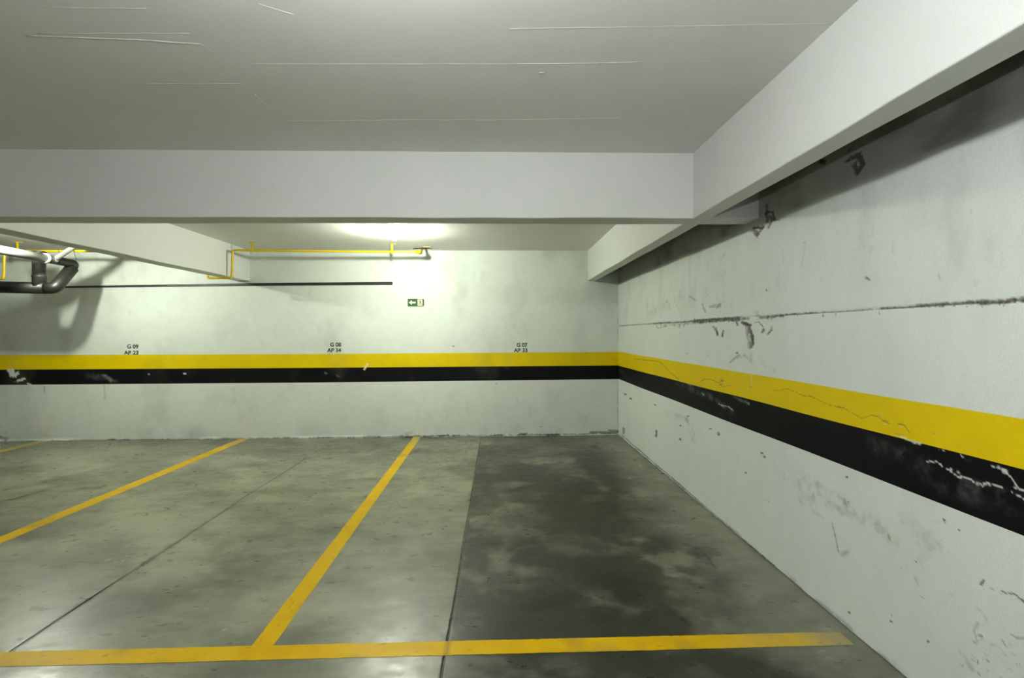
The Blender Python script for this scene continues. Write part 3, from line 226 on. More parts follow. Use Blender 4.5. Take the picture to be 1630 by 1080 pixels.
FLOOR_MARKS = [
(-0.251,6.82,-0.245,5.166,0.0098,0.038,0.6,0),(-0.245,5.166,-0.239,3.78,0.0074,0.0212,0.6,0),(-0.239,3.78,-0.239,2.83,0.0102,0.0228,0.85,0),(-0.239,2.83,-0.25,2.173,0.008,0.0132,0.85,0),
(-0.25,2.173,-0.247,2.054,0.0067,0.0098,0.85,0),(-0.225,5.165,-0.225,3.779,0.0045,0.013,0.35,2),(-0.225,3.779,-0.228,2.829,0.0034,0.0073,0.35,2),(-0.228,2.829,-0.241,2.173,0.0026,0.0042,0.35,2),
(-0.241,2.173,-0.239,2.054,0.0022,0.0032,0.35,2),(-0.268,3.781,-0.261,2.83,0.0164,0.0364,0.16,0),(-0.261,2.83,-0.266,2.174,0.0128,0.0212,0.16,0),(-2.236,6.795,-2.266,4.536,0.0105,0.0372,0.5,0),
(-2.266,4.536,-2.244,3.178,0.0094,0.0236,0.65,0),(-2.244,3.178,-2.26,2.586,0.0101,0.0193,0.85,0),(-2.26,2.586,-2.245,2.308,0.0087,0.0143,0.85,0),(-2.245,2.308,-2.25,2.201,0.0081,0.012,0.85,0),
(-2.244,3.178,-2.26,2.586,0.0324,0.0621,0.42,0),(-2.266,4.536,-2.244,3.178,0.0329,0.0826,0.32,0),(-2.26,2.586,-2.245,2.308,0.0139,0.023,0.25,0),(-2.245,2.308,-2.25,2.201,0.0131,0.0194,0.25,0),
(0.624,2.834,0.769,2.81,0.049,0.0952,0.8,0),(0.667,2.669,0.776,2.667,0.0364,0.0655,0.8,0),(0.557,2.861,0.781,2.862,0.074,0.144,0.3,0),(0.199,2.591,0.305,2.599,0.0343,0.0614,0.8,0),
(0.131,2.574,0.201,2.556,0.0238,0.0418,0.55,0),(-0.043,2.882,0.082,2.884,0.0414,0.0806,0.55,0),(0.211,2.86,0.308,2.852,0.0326,0.0625,0.45,0),(0.377,2.633,0.477,2.636,0.0326,0.0586,0.55,0),
(-0.175,2.601,-0.079,2.596,0.0326,0.0566,0.6,0),(1,2.812,1.09,2.816,0.0296,0.056,0.5,0),(1.045,2.795,1.165,2.765,0.0432,0.0816,0.4,0),(1.276,3.163,1.417,3.186,0.0437,0.0915,0.5,0),
(0.491,2.986,0.597,3,0.0343,0.0686,0.5,0),(-0.031,5.197,0.113,5.213,0.0482,0.1656,0.5,0),(-0.224,4.399,-0.048,4.374,0.0593,0.1716,0.55,0),(0.623,4.326,0.789,4.354,0.0538,0.1555,0.55,0),
(0.809,4.099,0.948,4.092,0.0466,0.1276,0.5,0),(0.444,4.163,0.584,4.146,0.0466,0.1311,0.45,0),(1.052,6.128,1.243,6.037,0.0686,0.2754,0.45,0),(0.531,5.467,0.679,5.433,0.0504,0.1822,0.3,0),
(1.148,4.321,1.259,4.282,0.0396,0.1152,0.4,0),(-0.182,3.343,-0.028,3.351,0.0516,0.1164,0.55,0),(0.177,3.331,0.298,3.3,0.0403,0.0912,0.45,0),(0.599,3.282,0.727,3.303,0.0413,0.0912,0.5,0),
(0.99,3.282,1.108,3.295,0.037,0.0827,0.4,0),(-0.002,2.406,0.095,2.404,0.0322,0.052,0.3,0),(0.48,2.457,0.573,2.458,0.0307,0.0509,0.4,0),(0.847,2.597,0.944,2.593,0.0326,0.0576,0.35,0),
(-0.083,6.706,0.02,6.628,0.034,0.1492,0.3,0),(0.111,2.126,0.189,2.117,0.0259,0.0384,0.3,0),(0.693,4.708,0.834,4.679,0.048,0.1512,0.3,0),(1.609,5.223,1.716,5.2,0.0375,0.1305,0.3,0),
(0.702,2.42,0.783,2.436,0.0256,0.0416,0.35,0),(-0.308,5.371,-0.159,5.386,0.0497,0.1764,0.3,0),(0.514,2.191,0.651,2.185,0.0448,0.0672,0.35,0),(0.765,2.119,0.868,2.125,0.0336,0.048,0.3,0),
(-0.119,2.127,-0.02,2.119,0.0324,0.0468,0.3,0),(1.266,3.315,1.337,3.233,0.0107,0.0235,0.55,0),(1.337,3.233,1.342,3.087,0.0102,0.0217,0.55,0),(1.342,3.087,1.326,2.961,0.0097,0.0202,0.55,0),
(1.294,3.254,1.311,3.045,0.0246,0.0522,0.35,0),(0.675,3.848,0.837,3.789,0.0049,0.0126,0.5,0),(0.837,3.789,0.992,3.719,0.0049,0.0122,0.5,0),(0.992,3.719,1.025,3.631,0.0047,0.0118,0.5,0),
(1.025,3.631,0.955,3.496,0.0047,0.011,0.5,0),(-2.73,3.196,-2.581,3.182,0.0036,0.0077,0.55,0),(-2.581,3.182,-2.473,3.195,0.0036,0.0078,0.55,0),(-2.473,3.195,-2.412,3.246,0.0037,0.0079,0.55,0),
(-2.412,3.246,-2.315,3.278,0.0038,0.0081,0.55,0),(-1.62,3.234,-1.463,3.246,0.0082,0.018,0.28,0),(-1.463,3.246,-1.333,3.278,0.0082,0.0182,0.28,0),(-1.333,3.278,-1.103,3.269,0.0084,0.0184,0.28,0),
(-1.825,4.88,-1.457,4.885,0.0155,0.0505,0.28,0),(-1.457,4.885,-0.978,4.971,0.0157,0.0515,0.28,0),(-0.978,4.971,-0.591,4.912,0.016,0.0517,0.28,0),(-0.645,3.615,-0.726,3.676,0.0094,0.0228,0.15,0),
(-0.726,3.676,-0.746,3.507,0.0092,0.0222,0.15,0),(-4.337,4.37,-4.277,4.532,0.0256,0.0747,0.4,0),(-4.277,4.532,-4.238,4.803,0.0266,0.0819,0.4,0),(-4.066,4.739,-3.796,4.765,0.0183,0.0567,0.35,0),
(-3.796,4.765,-3.675,4.918,0.0186,0.0585,0.35,0),(-4.569,5.74,-4.431,5.934,0.0222,0.0843,0.3,0),(-2.363,5.93,-1.853,6.226,0.0351,0.1386,0.35,0),(-1.853,6.226,-1.041,6.089,0.0351,0.1427,0.35,0),
(-1.041,6.089,-0.409,5.933,0.0346,0.1368,0.35,0),(-1.713,5.753,-0.383,5.553,0.0328,0.1211,0.2,0),(-3.025,4.85,-2.863,4.987,0.0248,0.0812,0.22,0),(-0.57,2.878,-0.367,3.024,0.0259,0.0525,0.2,0),
(-0.367,3.024,-0.244,2.941,0.0266,0.0539,0.2,0),(-1.014,2.894,-0.925,3.086,0.0266,0.0539,0.14,0),(-2.164,3.091,-2.051,3.214,0.018,0.0382,0.18,0),(-2.051,3.214,-1.884,3.346,0.0185,0.0414,0.18,0),
(-1.933,2.574,-1.818,2.688,0.0264,0.048,0.12,0),(-1.579,2.679,-1.459,2.839,0.021,0.039,0.16,0),(-2.08,2.608,-2.086,2.673,0.0051,0.009,0.5,0),(-4.933,5.37,-4.492,5.474,0.0207,0.0729,0.2,0),
(-3.867,5.446,-3.416,5.83,0.0249,0.0924,0.15,0),(-2.412,4.291,-1.825,3.843,0.0416,0.1112,0.12,0),(-2.052,4.44,-1.671,4.793,0.0295,0.09,0.16,0),(-1.213,4.243,-0.9,4.569,0.0224,0.066,0.14,0),
(-2.958,4.02,-2.751,4.081,0.023,0.0621,0.25,0),(-1.865,2.865,-1.846,2.857,0.009,0.0175,0.8,0),(-1.805,2.761,-1.786,2.753,0.0053,0.0097,0.8,0),(-0.757,3.513,-0.736,3.501,0.011,0.0265,0.8,0),
(-1.762,3.477,-1.739,3.466,0.011,0.0255,0.8,0),(-1.201,4.397,-1.174,4.379,0.0112,0.0328,0.8,0),(-2.299,2.391,-2.282,2.386,0.006,0.0098,0.8,0),(-0.945,3.05,-0.927,3.041,0.0047,0.0096,0.8,0),
(-2.122,3.195,-2.1,3.186,0.0053,0.0112,0.8,0),(-1.717,2.395,-1.701,2.39,0.0047,0.0073,0.8,0),(-1.272,2.322,-1.257,2.317,0.0045,0.0069,0.8,0),(-0.138,3.522,-0.119,3.51,0.0099,0.0235,0.8,0),
(0.234,3.151,0.249,3.141,0.009,0.0189,0.8,0),(-1.703,4.418,-1.674,4.4,0.0056,0.0165,0.8,0),(-0.473,2.411,-0.46,2.406,0.0037,0.0061,0.8,0),(-0.432,3.647,-0.412,3.634,0.007,0.0171,0.8,0),
(-0.578,5.653,-0.562,5.636,0.0094,0.035,0.7,2),(0.543,2.629,0.549,2.625,0.0044,0.0078,0.7,2),(0.686,3.589,0.694,3.582,0.006,0.0146,0.7,2),(0.067,3.164,0.075,3.158,0.0049,0.0104,0.7,2),
(1.543,5.291,1.552,5.275,0.0102,0.0359,0.7,2),(1.279,4.308,1.287,4.298,0.0066,0.0192,0.7,2),(0.456,2.409,0.461,2.405,0.0062,0.0102,0.7,2),(-1.355,2.431,-1.347,2.428,0.0062,0.0102,0.7,2),
(0.381,2.432,0.387,2.429,0.0048,0.0078,0.7,2),(-0.253,6.632,-0.235,6.608,0.017,0.0734,0.7,2),(-2.526,3.217,-2.514,3.212,0.0072,0.0152,0.7,2),(-2.421,3.205,-2.409,3.199,0.006,0.013,0.7,2),
(1.303,4.837,1.312,4.824,0.0074,0.024,0.7,2),(0.188,2.352,0.194,2.348,0.0045,0.0073,0.7,2),(0.662,2.315,0.667,2.312,0.006,0.0096,0.7,2),(-3.393,3.414,-3.305,3.43,0.0065,0.0149,0.5,4),
(0.405,2.157,0.425,2.155,0.0049,0.0071,0.275578,2),(1.352,2.028,1.364,2.03,0.0021,0.003,0.134559,2),(0.856,2.071,0.865,2.065,0.0025,0.0035,0.122207,2),(0.433,2.082,0.441,2.089,0.0041,0.0059,0.254731,2),
(1.056,2.185,1.067,2.18,0.0022,0.0033,0.34012,2),(1.196,2.118,1.222,2.125,0.0028,0.0041,0.251683,2),(0.486,2.461,0.509,2.467,0.005,0.0084,0.222106,2),(-0.036,2.101,-0.017,2.106,0.0044,0.0064,0.238189,2),
(1.045,2.036,1.051,2.034,0.0031,0.0043,0.331444,2),(0.432,2.408,0.449,2.41,0.0024,0.0039,0.168279,2),(-0.042,2.492,-0.032,2.501,0.0033,0.0055,0.24304,2),(1.237,2.389,1.247,2.395,0.0028,0.0047,0.181871,2),
(1.257,2.408,1.271,2.405,0.0047,0.0077,0.172667,2),(0.033,2.258,0.056,2.251,0.0043,0.0066,0.288519,2),(1.025,2.175,1.04,2.182,0.0049,0.0073,0.27606,2),(0.074,2.204,0.096,2.206,0.0024,0.0036,0.256972,2),
(1.16,2.066,1.171,2.063,0.0038,0.0054,0.257626,2),(1.066,2.142,1.074,2.146,0.0048,0.0071,0.19845,2),(0.097,2.306,0.121,2.313,0.0036,0.0056,0.202706,2),(1.589,2.335,1.609,2.326,0.0038,0.0061,0.158327,2),
(1.598,2.201,1.61,2.206,0.0023,0.0034,0.110251,2),(1.238,2.432,1.265,2.437,0.0063,0.0103,0.322792,2),(0.319,2.36,0.334,2.356,0.0037,0.006,0.22087,2),(1.192,2.398,1.196,2.393,0.004,0.0066,0.23294,2),
(0.651,2.075,0.669,2.075,0.0032,0.0046,0.255371,2),(0.58,2.347,0.604,2.353,0.0032,0.0053,0.220447,2),(0.689,2.418,0.713,2.427,0.0048,0.008,0.106437,2),(1.463,2.173,1.478,2.17,0.0053,0.008,0.309491,2),
(0.855,2.383,0.876,2.378,0.0047,0.0078,0.339861,2),(0.106,2.386,0.114,2.388,0.0058,0.0094,0.336458,2),(0.688,2.419,0.693,2.415,0.0026,0.0044,0.349028,2),(0.406,2.474,0.417,2.465,0.0028,0.0047,0.313501,2),
(1.199,2.059,1.225,2.064,0.0023,0.0034,0.26472,2),(0.616,2.368,0.624,2.361,0.0057,0.0092,0.258226,2),(0.256,2.165,0.279,2.159,0.0022,0.0032,0.224652,2),(0.066,2.456,0.093,2.452,0.0025,0.0043,0.306861,2),
(0.353,2.407,0.38,2.402,0.0024,0.004,0.140978,2),(0.321,2.125,0.341,2.124,0.0032,0.0048,0.346793,2),(-0.095,2.207,-0.089,2.206,0.0047,0.0068,0.335784,2),(1.438,2.161,1.454,2.162,0.0036,0.0053,0.315901,2),
(1.068,2.392,1.087,2.381,0.0058,0.0095,0.271934,2),(0.142,2.362,0.158,2.354,0.0034,0.0056,0.180646,2),(0.962,2.22,0.97,2.219,0.0034,0.0051,0.294656,2),(0.391,2.058,0.399,2.063,0.0045,0.0062,0.283322,2),
(1.103,2.032,1.128,2.033,0.004,0.0057,0.321522,2),(0.067,2.247,0.087,2.238,0.0037,0.0057,0.124709,2),(0.497,2.355,0.507,2.347,0.0043,0.007,0.302955,2),(0.234,2.143,0.256,2.136,0.0051,0.0072,0.148911,2),
(0.261,2.179,0.284,2.175,0.0036,0.0054,0.271657,2),(0.616,2.044,0.627,2.037,0.002,0.0029,0.193619,2),(0.007,2.118,0.021,2.12,0.0039,0.0058,0.186588,2),(0.92,2.147,0.926,2.142,0.0049,0.0071,0.346848,2),
(0.33,2.268,0.339,2.275,0.0024,0.0036,0.347883,2),(0.761,2.042,0.77,2.045,0.0035,0.0048,0.205249,2),(0.764,2.174,0.775,2.166,0.0025,0.0037,0.270295,2),(0.216,2.124,0.221,2.116,0.0028,0.0038,0.299737,2),
(1.509,2.374,1.527,2.364,0.0039,0.0062,0.163565,2),(0.394,2.229,0.411,2.236,0.0039,0.0059,0.264549,2),(1.452,2.123,1.477,2.122,0.0048,0.0069,0.33519,2),(0.735,2.322,0.764,2.331,0.0028,0.0044,0.334048,2),
]

# ------------------------------------------------------------------- helpers
def tag(o, label=None, category=None, group=None, kind=None):
    if label: o['label'] = label
    if category: o['category'] = category
    if group: o['group'] = group
    if kind: o['kind'] = kind
    return o

def link(o, parent=None):
    COL.objects.link(o)
    if parent is not None:
        o.parent = parent
    return o

def empty(name, loc=(0, 0, 0)):
    o = bpy.data.objects.new(name, None)
    o.empty_display_size = .1
    o.location = loc
    return link(o)

def mesh_obj(name, bm, mat, parent=None, smooth=False):
    me = bpy.data.meshes.new(name)
    bmesh.ops.recalc_face_normals(bm, faces=bm.faces[:])
    bm.to_mesh(me); bm.free()
    if smooth:
        for p in me.polygons: p.use_smooth = True
    me.materials.append(mat)
    o = bpy.data.objects.new(name, me)
    link(o, parent)
    if parent is not None:                       # geometry is written in world space
        o.location = -Vector(parent.location)
    return o

# value noise ----------------------------------------------------------------
_rng = np.random.RandomState(7)
_LAT = _rng.rand(256, 256)
def vnoise(a, b, seed=0):
    a = np.asarray(a) + seed * 17.31; b = np.asarray(b) + seed * 9.77
    i = np.floor(a).astype(int); j = np.floor(b).astype(int)
    u = a - i; v = b - j
    u = u * u * (3 - 2 * u); v = v * v * (3 - 2 * v)
    g = lambda p, q: _LAT[p & 255, q & 255]
    return (g(i, j) * (1 - u) + g(i + 1, j) * u) * (1 - v) + (g(i, j + 1) * (1 - u) + g(i + 1, j + 1) * u) * v
def fbm(a, b, octaves=5, seed=0, gain=.5):
    s = 0; amp = 1; tot = 0
    for k in range(octaves):
        s = s + amp * vnoise(a * 2 ** k, b * 2 ** k, seed + k); tot += amp; amp *= gain
    return s / tot
def sstep(x, lo, hi):
    t = np.clip((x - lo) / (hi - lo), 0, 1)
    return t * t * (3 - 2 * t)

def stamp(W, A, B, a1d, b1d, marks, fine, soft=1.0):
    """Draws the marks into the wear channels W of a grid (A, B: metres)."""
    n = vnoise(A * fine, B * fine, 31) - .5
    n2 = vnoise(A * fine * 2.7, B * fine * 2.7, 32) - .5
    nc = fbm(A * fine * .35, B * fine * .35, 4, 33)
    for (a0, b0, a1, b1, wa, wb, s, ch) in marks:
        wa = max(wa, 1e-4); wb = max(wb, 1e-4)
        ia = np.where((a1d > min(a0, a1) - wa * 2) & (a1d < max(a0, a1) + wa * 2))[0]
        ib = np.where((b1d > min(b0, b1) - wb * 2.5) & (b1d < max(b0, b1) + wb * 2.5))[0]
        if len(ia) == 0 or len(ib) == 0: continue
        sl = (slice(ib[0], ib[-1] + 1), slice(ia[0], ia[-1] + 1))
        px = (A[sl] - a0) / wa; py = (B[sl] - b0) / wb
        dx = (a1 - a0) / wa; dy = (b1 - b0) / wb
        L = dx * dx + dy * dy
        t = np.clip((px * dx + py * dy) / L, 0, 1) if L > 1e-9 else 0
        d = np.hypot(px - t * dx, py - t * dy)
        d = d + n[sl] * .7 + n2[sl] * .5
        if s < .46:
            m = s * soft * sstep(d, 1.6, 0) * np.clip(3.2 * (nc[sl] - .32), 0, 1.4)
        else:
            m = s * sstep(d, 1.15, .55)
        w = W[sl + (ch,)]
        W[sl + (ch,)] = 1 - (1 - w) * (1 - np.clip(m, 0, 1))

def grid_mesh(name, P, W, mat, parent=None, mask=None, smooth=True, flip=False):
    """P: rows x cols x 3 positions, W: rows x cols x 4 wear, mask: cells kept."""
    nr, nc = P.shape[:2]
    idx = np.arange(nr * nc).reshape(nr, nc)
    q = np.stack([idx[:-1, :-1], idx[:-1, 1:], idx[1:, 1:], idx[1:, :-1]], -1)
    if mask is not None: q = q[mask]
    q = q.reshape(-1, 4)
    if flip: q = q[:, ::-1]
    used, inv = np.unique(q, return_inverse=True)
    q = inv.reshape(-1, 4)
    co = P.reshape(-1, 3)[used]; w = W.reshape(-1, 4)[used]
    me = bpy.data.meshes.new(name)
    me.vertices.add(len(co)); me.vertices.foreach_set('co', co.astype(np.float32).ravel())
    me.loops.add(len(q) * 4); me.loops.foreach_set('vertex_index', q.astype(np.int32).ravel())
    me.polygons.add(len(q))
    me.polygons.foreach_set('loop_start', np.arange(0, len(q) * 4, 4, dtype=np.int32))
    me.polygons.foreach_set('use_smooth', np.full(len(q), smooth, dtype=bool))
    at = me.attributes.new('wear_shade', 'FLOAT_COLOR', 'POINT')
    at.data.foreach_set('color', w.astype(np.float32).ravel())
    me.update(calc_edges=True); me.validate()
    me.materials.append(mat)
    o = bpy.data.objects.new(name, me)
    return link(o, parent)

def bm_box(bm, x0, x1, y0, y1, z0, z1, bevel=0, seg=2):
    r = bmesh.ops.create_cube(bm, size=1)
    for v in r['verts']:
        v.co = Vector((x0 + (v.co.x + .5) * (x1 - x0), y0 + (v.co.y + .5) * (y1 - y0), z0 + (v.co.z + .5) * (z1 - z0)))
    if bevel:
        es = list({e for v in r['verts'] for e in v.link_edges})
        bmesh.ops.bevel(bm, geom=es, offset=bevel, segments=seg, profile=.5, affect='EDGES')

def bm_tube(bm, pts, rad, n=16, caps=True):
    """Round tube along a polyline (mitred), rad = number or list."""
    pts = [Vector(p) for p in pts]
    rads = rad if isinstance(rad, (list, tuple)) else [rad] * len(pts)
    rings = []; up = None
    for i, p in enumerate(pts):
        t = ((pts[i + 1] - p).normalized() if i < len(pts) - 1 else Vector()) + ((p - pts[i - 1]).normalized() if i else Vector())
        t.normalize()
        if up is None:
            up = t.orthogonal().normalized()
        else:
            up = (up - t * up.dot(t)).normalized()
        s = t.cross(up)
        k = 1.0
        rings.append([bm.verts.new(p + (up * math.cos(a) + s * math.sin(a)) * rads[i] * k) for a in [2 * math.pi * j / n for j in range(n)]])
    for a, b in zip(rings[:-1], rings[1:]):
        for j in range(n):
            bm.faces.new((a[j], a[(j + 1) % n], b[(j + 1) % n], b[j]))
    if caps:
        bm.faces.new(rings[0][::-1]); bm.faces.new(rings[-1])

def rounded(pts, r, n=6):
    """Polyline with its corners rounded by radius r."""
    pts = [Vector(p) for p in pts]; out = [pts[0]]
    for a, b, c in zip(pts[:-2], pts[1:-1], pts[2:]):
        u = (a - b); v = (c - b)
        d = min(r, u.length * .49, v.length * .49)
        p0 = b + u.normalized() * d; p1 = b + v.normalized() * d
        for k in range(n + 1):
            t = k / n
            out.append(p0 * (1 - t) ** 2 + b * 2 * t * (1 - t) + p1 * t * t)
    out.append(pts[-1])
    return out

def bm_lathe(bm, prof, c, n=24):
    """prof: list of (radius, z) around a vertical axis through c."""
    rings = []
    for r, z in prof:
        if r < 1e-5:
            rings.append([bm.verts.new((c[0], c[1], c[2] + z))])
        else:
            rings.append([bm.verts.new((c[0] + r * math.cos(2 * math.pi * j / n), c[1] + r * math.sin(2 * math.pi * j / n), c[2] + z)) for j in range(n)])
    for a, b in zip(rings[:-1], rings[1:]):
        for j in range(n):
            k = (j + 1) % n
            if len(a) == 1 and len(b) == 1: continue
            if len(a) == 1: bm.faces.new((a[0], b[k], b[j]))
            elif len(b) == 1: bm.faces.new((a[j], a[k], b[0]))
            else: bm.faces.new((a[j], a[k], b[k], b[j]))

# ----------------------------------------------------------------- materials
def base_mat(name, rough=.5, spec=.5, color=(.5, .5, .5), metal=0):
    m = bpy.data.materials.new(name); m.use_nodes = True
    b = m.node_tree.nodes['Principled BSDF']
    b.inputs['Base Color'].default_value = (*color, 1)
    b.inputs['Roughness'].default_value = rough
    b.inputs['Specular IOR Level'].default_value = spec
    b.inputs['Metallic'].default_value = metal
    return m, m.node_tree, b

def nmix(nt, fac, a, b, blend='MIX'):
    n = nt.nodes.new('ShaderNodeMix'); n.data_type = 'RGBA'; n.blend_type = blend
    for sock, val in ((n.inputs[0], fac), (n.inputs[6], a), (n.inputs[7], b)):
        if isinstance(val, bpy.types.NodeSocket): nt.links.new(val, sock)
        elif isinstance(val, (int, float)): sock.default_value = val
        else: sock.default_value = (*val, 1)
    return n.outputs[2]

def nmath(nt, op, a, b=0.0, clamp=False):
    n = nt.nodes.new('ShaderNodeMath'); n.operation = op; n.use_clamp = clamp
    for i, val in enumerate((a, b)):
        if isinstance(val, bpy.types.NodeSocket): nt.links.new(val, n.inputs[i])
        else: n.inputs[i].default_value = val
    return n.outputs[0]

def nnoise(nt, scale, detail=4, rough=.55, vec=None, stretch=None):
    n = nt.nodes.new('ShaderNodeTexNoise')
    n.inputs['Scale'].default_value = scale; n.inputs['Detail'].default_value = detail
    n.inputs['Roughness'].default_value = rough
    if stretch is not None:
        mp = nt.nodes.new('ShaderNodeMapping'); mp.inputs['Scale'].default_value = stretch
        nt.links.new(vec, mp.inputs['Vector']); vec = mp.outputs[0]
    if vec is not None: nt.links.new(vec, n.inputs['Vector'])
    return n.outputs['Fac']

def nramp(nt, fac, lo, hi, v0=0.0, v1=1.0):
    n = nt.nodes.new('ShaderNodeMapRange'); n.clamp = True
    nt.links.new(fac, n.inputs[0])
    for i, v in zip((1, 2, 3, 4), (lo, hi, v0, v1)): n.inputs[i].default_value = v
    return n.outputs[0]

def worn_mat(name, color, tone, rough=.6, spec=.35, grime=(.045, .045, .037), bare=(.23, .22, .2), pale=(.72, .73, .68),
             earth=(.235, .215, .125), mottle=.10, bump=.25, stretch=(1, 1, 1), rough_var=.0, speck=0.0, wear_shade=True, scuff=0.0):
    """Painted or raw cement surface: mottled colour plus the 'wear' marks of its mesh."""
    m, nt, b = base_mat(name, rough, spec)
    tc = nt.nodes.new('ShaderNodeTexCoord').outputs['Object']
    big = nnoise(nt, 1.6, 6, .6, tc, stretch)
    mid = nnoise(nt, 9, 5, .6, tc, stretch)
    fine = nnoise(nt, 140, 2, .5, tc)
    f = nmath(nt, 'ADD', nmath(nt, 'MULTIPLY', big, .6), nmath(nt, 'MULTIPLY', mid, .4))
    f = nramp(nt, f, .38, .64)
    c = nmix(nt, f, color, tone)
    dark = nmix(nt, nramp(nt, fine, .3, .7, 0, mottle), c, (0, 0, 0))
    c = dark
    if scuff:                                        # fine trowel and tyre scuffs
        s1 = nnoise(nt, 3.2, 9, .64, tc, (1, 2.2, 1)); s2 = nnoise(nt, 6, 8, .66, tc, (1.6, .9, 1))
        c = nmix(nt, nramp(nt, s1, .47, .72, 0, scuff), c, grime)
        c = nmix(nt, nramp(nt, s2, .48, .76, 0, scuff * .7), c, grime)
        c = nmix(nt, nramp(nt, s1, .48, .3, 0, scuff * .5), c, earth)
    if speck:
        sp = nnoise(nt, 55, 3, .6, tc)
        c = nmix(nt, nramp(nt, sp, .68, .74, 0, speck), c, pale)
        c = nmix(nt, nramp(nt, sp, .30, .25, 0, speck * .8), c, grime)
    if wear_shade:
        at = nt.nodes.new('ShaderNodeAttribute'); at.attribute_name = 'wear_shade'
        sep = nt.nodes.new('ShaderNodeSeparateColor'); nt.links.new(at.outputs['Color'], sep.inputs[0])
        bareC = nmix(nt, nramp(nt, mid, .35, .65), bare, tuple(v * .6 for v in bare))
        c = nmix(nt, at.outputs['Alpha'], c, earth)
        c = nmix(nt, sep.outputs[2], c, pale)
        c = nmix(nt, sep.outputs[1], c, bareC)
        c = nmix(nt, sep.outputs[0], c, grime)
    nt.links.new(c, b.inputs['Base Color'])
    if rough_var:
        nt.links.new(nramp(nt, mid, .3, .7, rough - rough_var, rough + rough_var), b.inputs['Roughness'])
    if bump:
        bn = nt.nodes.new('ShaderNodeBump'); bn.inputs['Strength'].default_value = bump; bn.inputs['Distance'].default_value = .004
        h = nmath(nt, 'ADD', nnoise(nt, 45, 5, .6, tc), nmath(nt, 'MULTIPLY', mid, 1.5))
        nt.links.new(h, bn.inputs['Height']); nt.links.new(bn.outputs[0], b.inputs['Normal'])
    return m

def plain_mat(name, color, tone=None, rough=.4, spec=.5, scale=20, bump=0, metal=0):
    m, nt, b = base_mat(name, rough, spec, color, metal)
    tc = nt.nodes.new('ShaderNodeTexCoord').outputs['Object']
    tone = tone or tuple(v * .8 for v in color)
    n = nnoise(nt, scale, 4, .6, tc)
    nt.links.new(nmix(nt, nramp(nt, n, .35, .65), color, tone), b.inputs['Base Color'])
    if bump:
        bn = nt.nodes.new('ShaderNodeBump'); bn.inputs['Strength'].default_value = bump; bn.inputs['Distance'].default_value = .002
        nt.links.new(n, bn.inputs['Height']); nt.links.new(bn.outputs[0], b.inputs['Normal'])
    return m

def glow_mat(name, color, strength):
    m, nt, b = base_mat(name, .4, .5, (.9, .9, .9))
    b.inputs['Emission Color'].default_value = (*color, 1)
    b.inputs['Emission Strength'].default_value = strength
    return m

M_WALL = worn_mat('wall_white_paint', (.72, .765, .71), (.66, .70, .65), rough=.6, spec=.25)
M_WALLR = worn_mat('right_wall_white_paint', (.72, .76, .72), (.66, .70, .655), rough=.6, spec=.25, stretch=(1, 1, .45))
M_YEL = worn_mat('yellow_stripe_paint', (.76, .565, .001), (.69, .50, .001), rough=.55, spec=.15, mottle=.06, bump=.15, grime=(.12, .09, .02), pale=(.75, .68, .32), bare=(.42, .38, .22))
M_BLK = worn_mat('black_stripe_paint', (.004, .004, .005), (.009, .009, .0095), rough=.5, spec=.08, mottle=.1, bump=.15, pale=(.62, .63, .6))
M_CEIL = worn_mat('ceiling_paint', (.79, .79, .755), (.75, .75, .71), rough=.7, mottle=.05, bump=.12, grime=(.02, .02, .018))
M_BEAM = worn_mat('beam_paint', (.71, .72, .69), (.67, .685, .65), rough=.6, mottle=.06, bump=.15, wear_shade=False)
M_RIDGE = worn_mat('ridge_paint', (.70, .70, .65), (.66, .66, .61), rough=.7, wear_shade=False)
M_OUTER = worn_mat('outer_bare_concrete', (.26, .26, .23), (.2, .2, .18), rough=.8, wear_shade=False)
M_PLAIN = worn_mat('plain_wall_paint', (.735, .755, .70), (.68, .70, .645), rough=.6, wear_shade=False)
M_FLOOR = worn_mat('power_floated_concrete', (.27, .28, .205), (.185, .195, .138), rough=.33, spec=.42, grime=(.010, .0105, .006), pale=(.5, .5, .44),
                   earth=(.36, .355, .255), mottle=.22, bump=.10, stretch=(.75, 1.4, 1), rough_var=.08, speck=.25, scuff=.42)
M_LINE = worn_mat('floor_line_paint', (.68, .43, .002), (.60, .36, .002), rough=.40, spec=.08, mottle=.08, bump=.08, grime=(.1, .08, .03), pale=(.7, .52, .1), earth=(.36, .3, .14))
M_GAS = plain_mat('yellow_gas_pipe_paint', (.70, .50, .006), rough=.28, spec=.5)
M_DRAIN = plain_mat('dark_grey_drain_plastic', (.014, .014, .013), (.010, .010, .0095), rough=.45, scale=14)
M_DRAIN2 = plain_mat('dusty_grey_drain_plastic', (.045, .045, .042), (.032, .032, .031), rough=.36, scale=25)
M_DRAIN_LIT = plain_mat('lamp_lit_drain_plastic', (.16, .16, .155), (.12, .12, .115), rough=.32, scale=12)  # same drain plastic, lightened to put the near lamp's light into it
M_PVC = plain_mat('white_drain_plastic', (.62, .62, .59), (.52, .52, .49), rough=.4, scale=18)
M_COND = plain_mat('black_conduit_paint', (.012, .012, .012), (.02, .02, .02), rough=.45)
M_WIRE = plain_mat('dark_wire', (.05, .05, .045), rough=.5, metal=.6)
M_SIGN = plain_mat('green_sign_enamel', (.012, .085, .035), (.01, .07, .03), rough=.35)
M_CREAM = plain_mat('pale_sign_ink', (.80, .86, .52), (.76, .82, .5), rough=.4)
M_TEXT = plain_mat('black_lettering', (.02, .02, .02), rough=.6)
M_SOCK = plain_mat('lamp_socket_plastic', (.75, .75, .72), rough=.45)
M_LEAF = plain_mat('dry_leaf_bit', (.05, .04, .02), rough=.8)
LAMP = (.95, 1.0, .84)

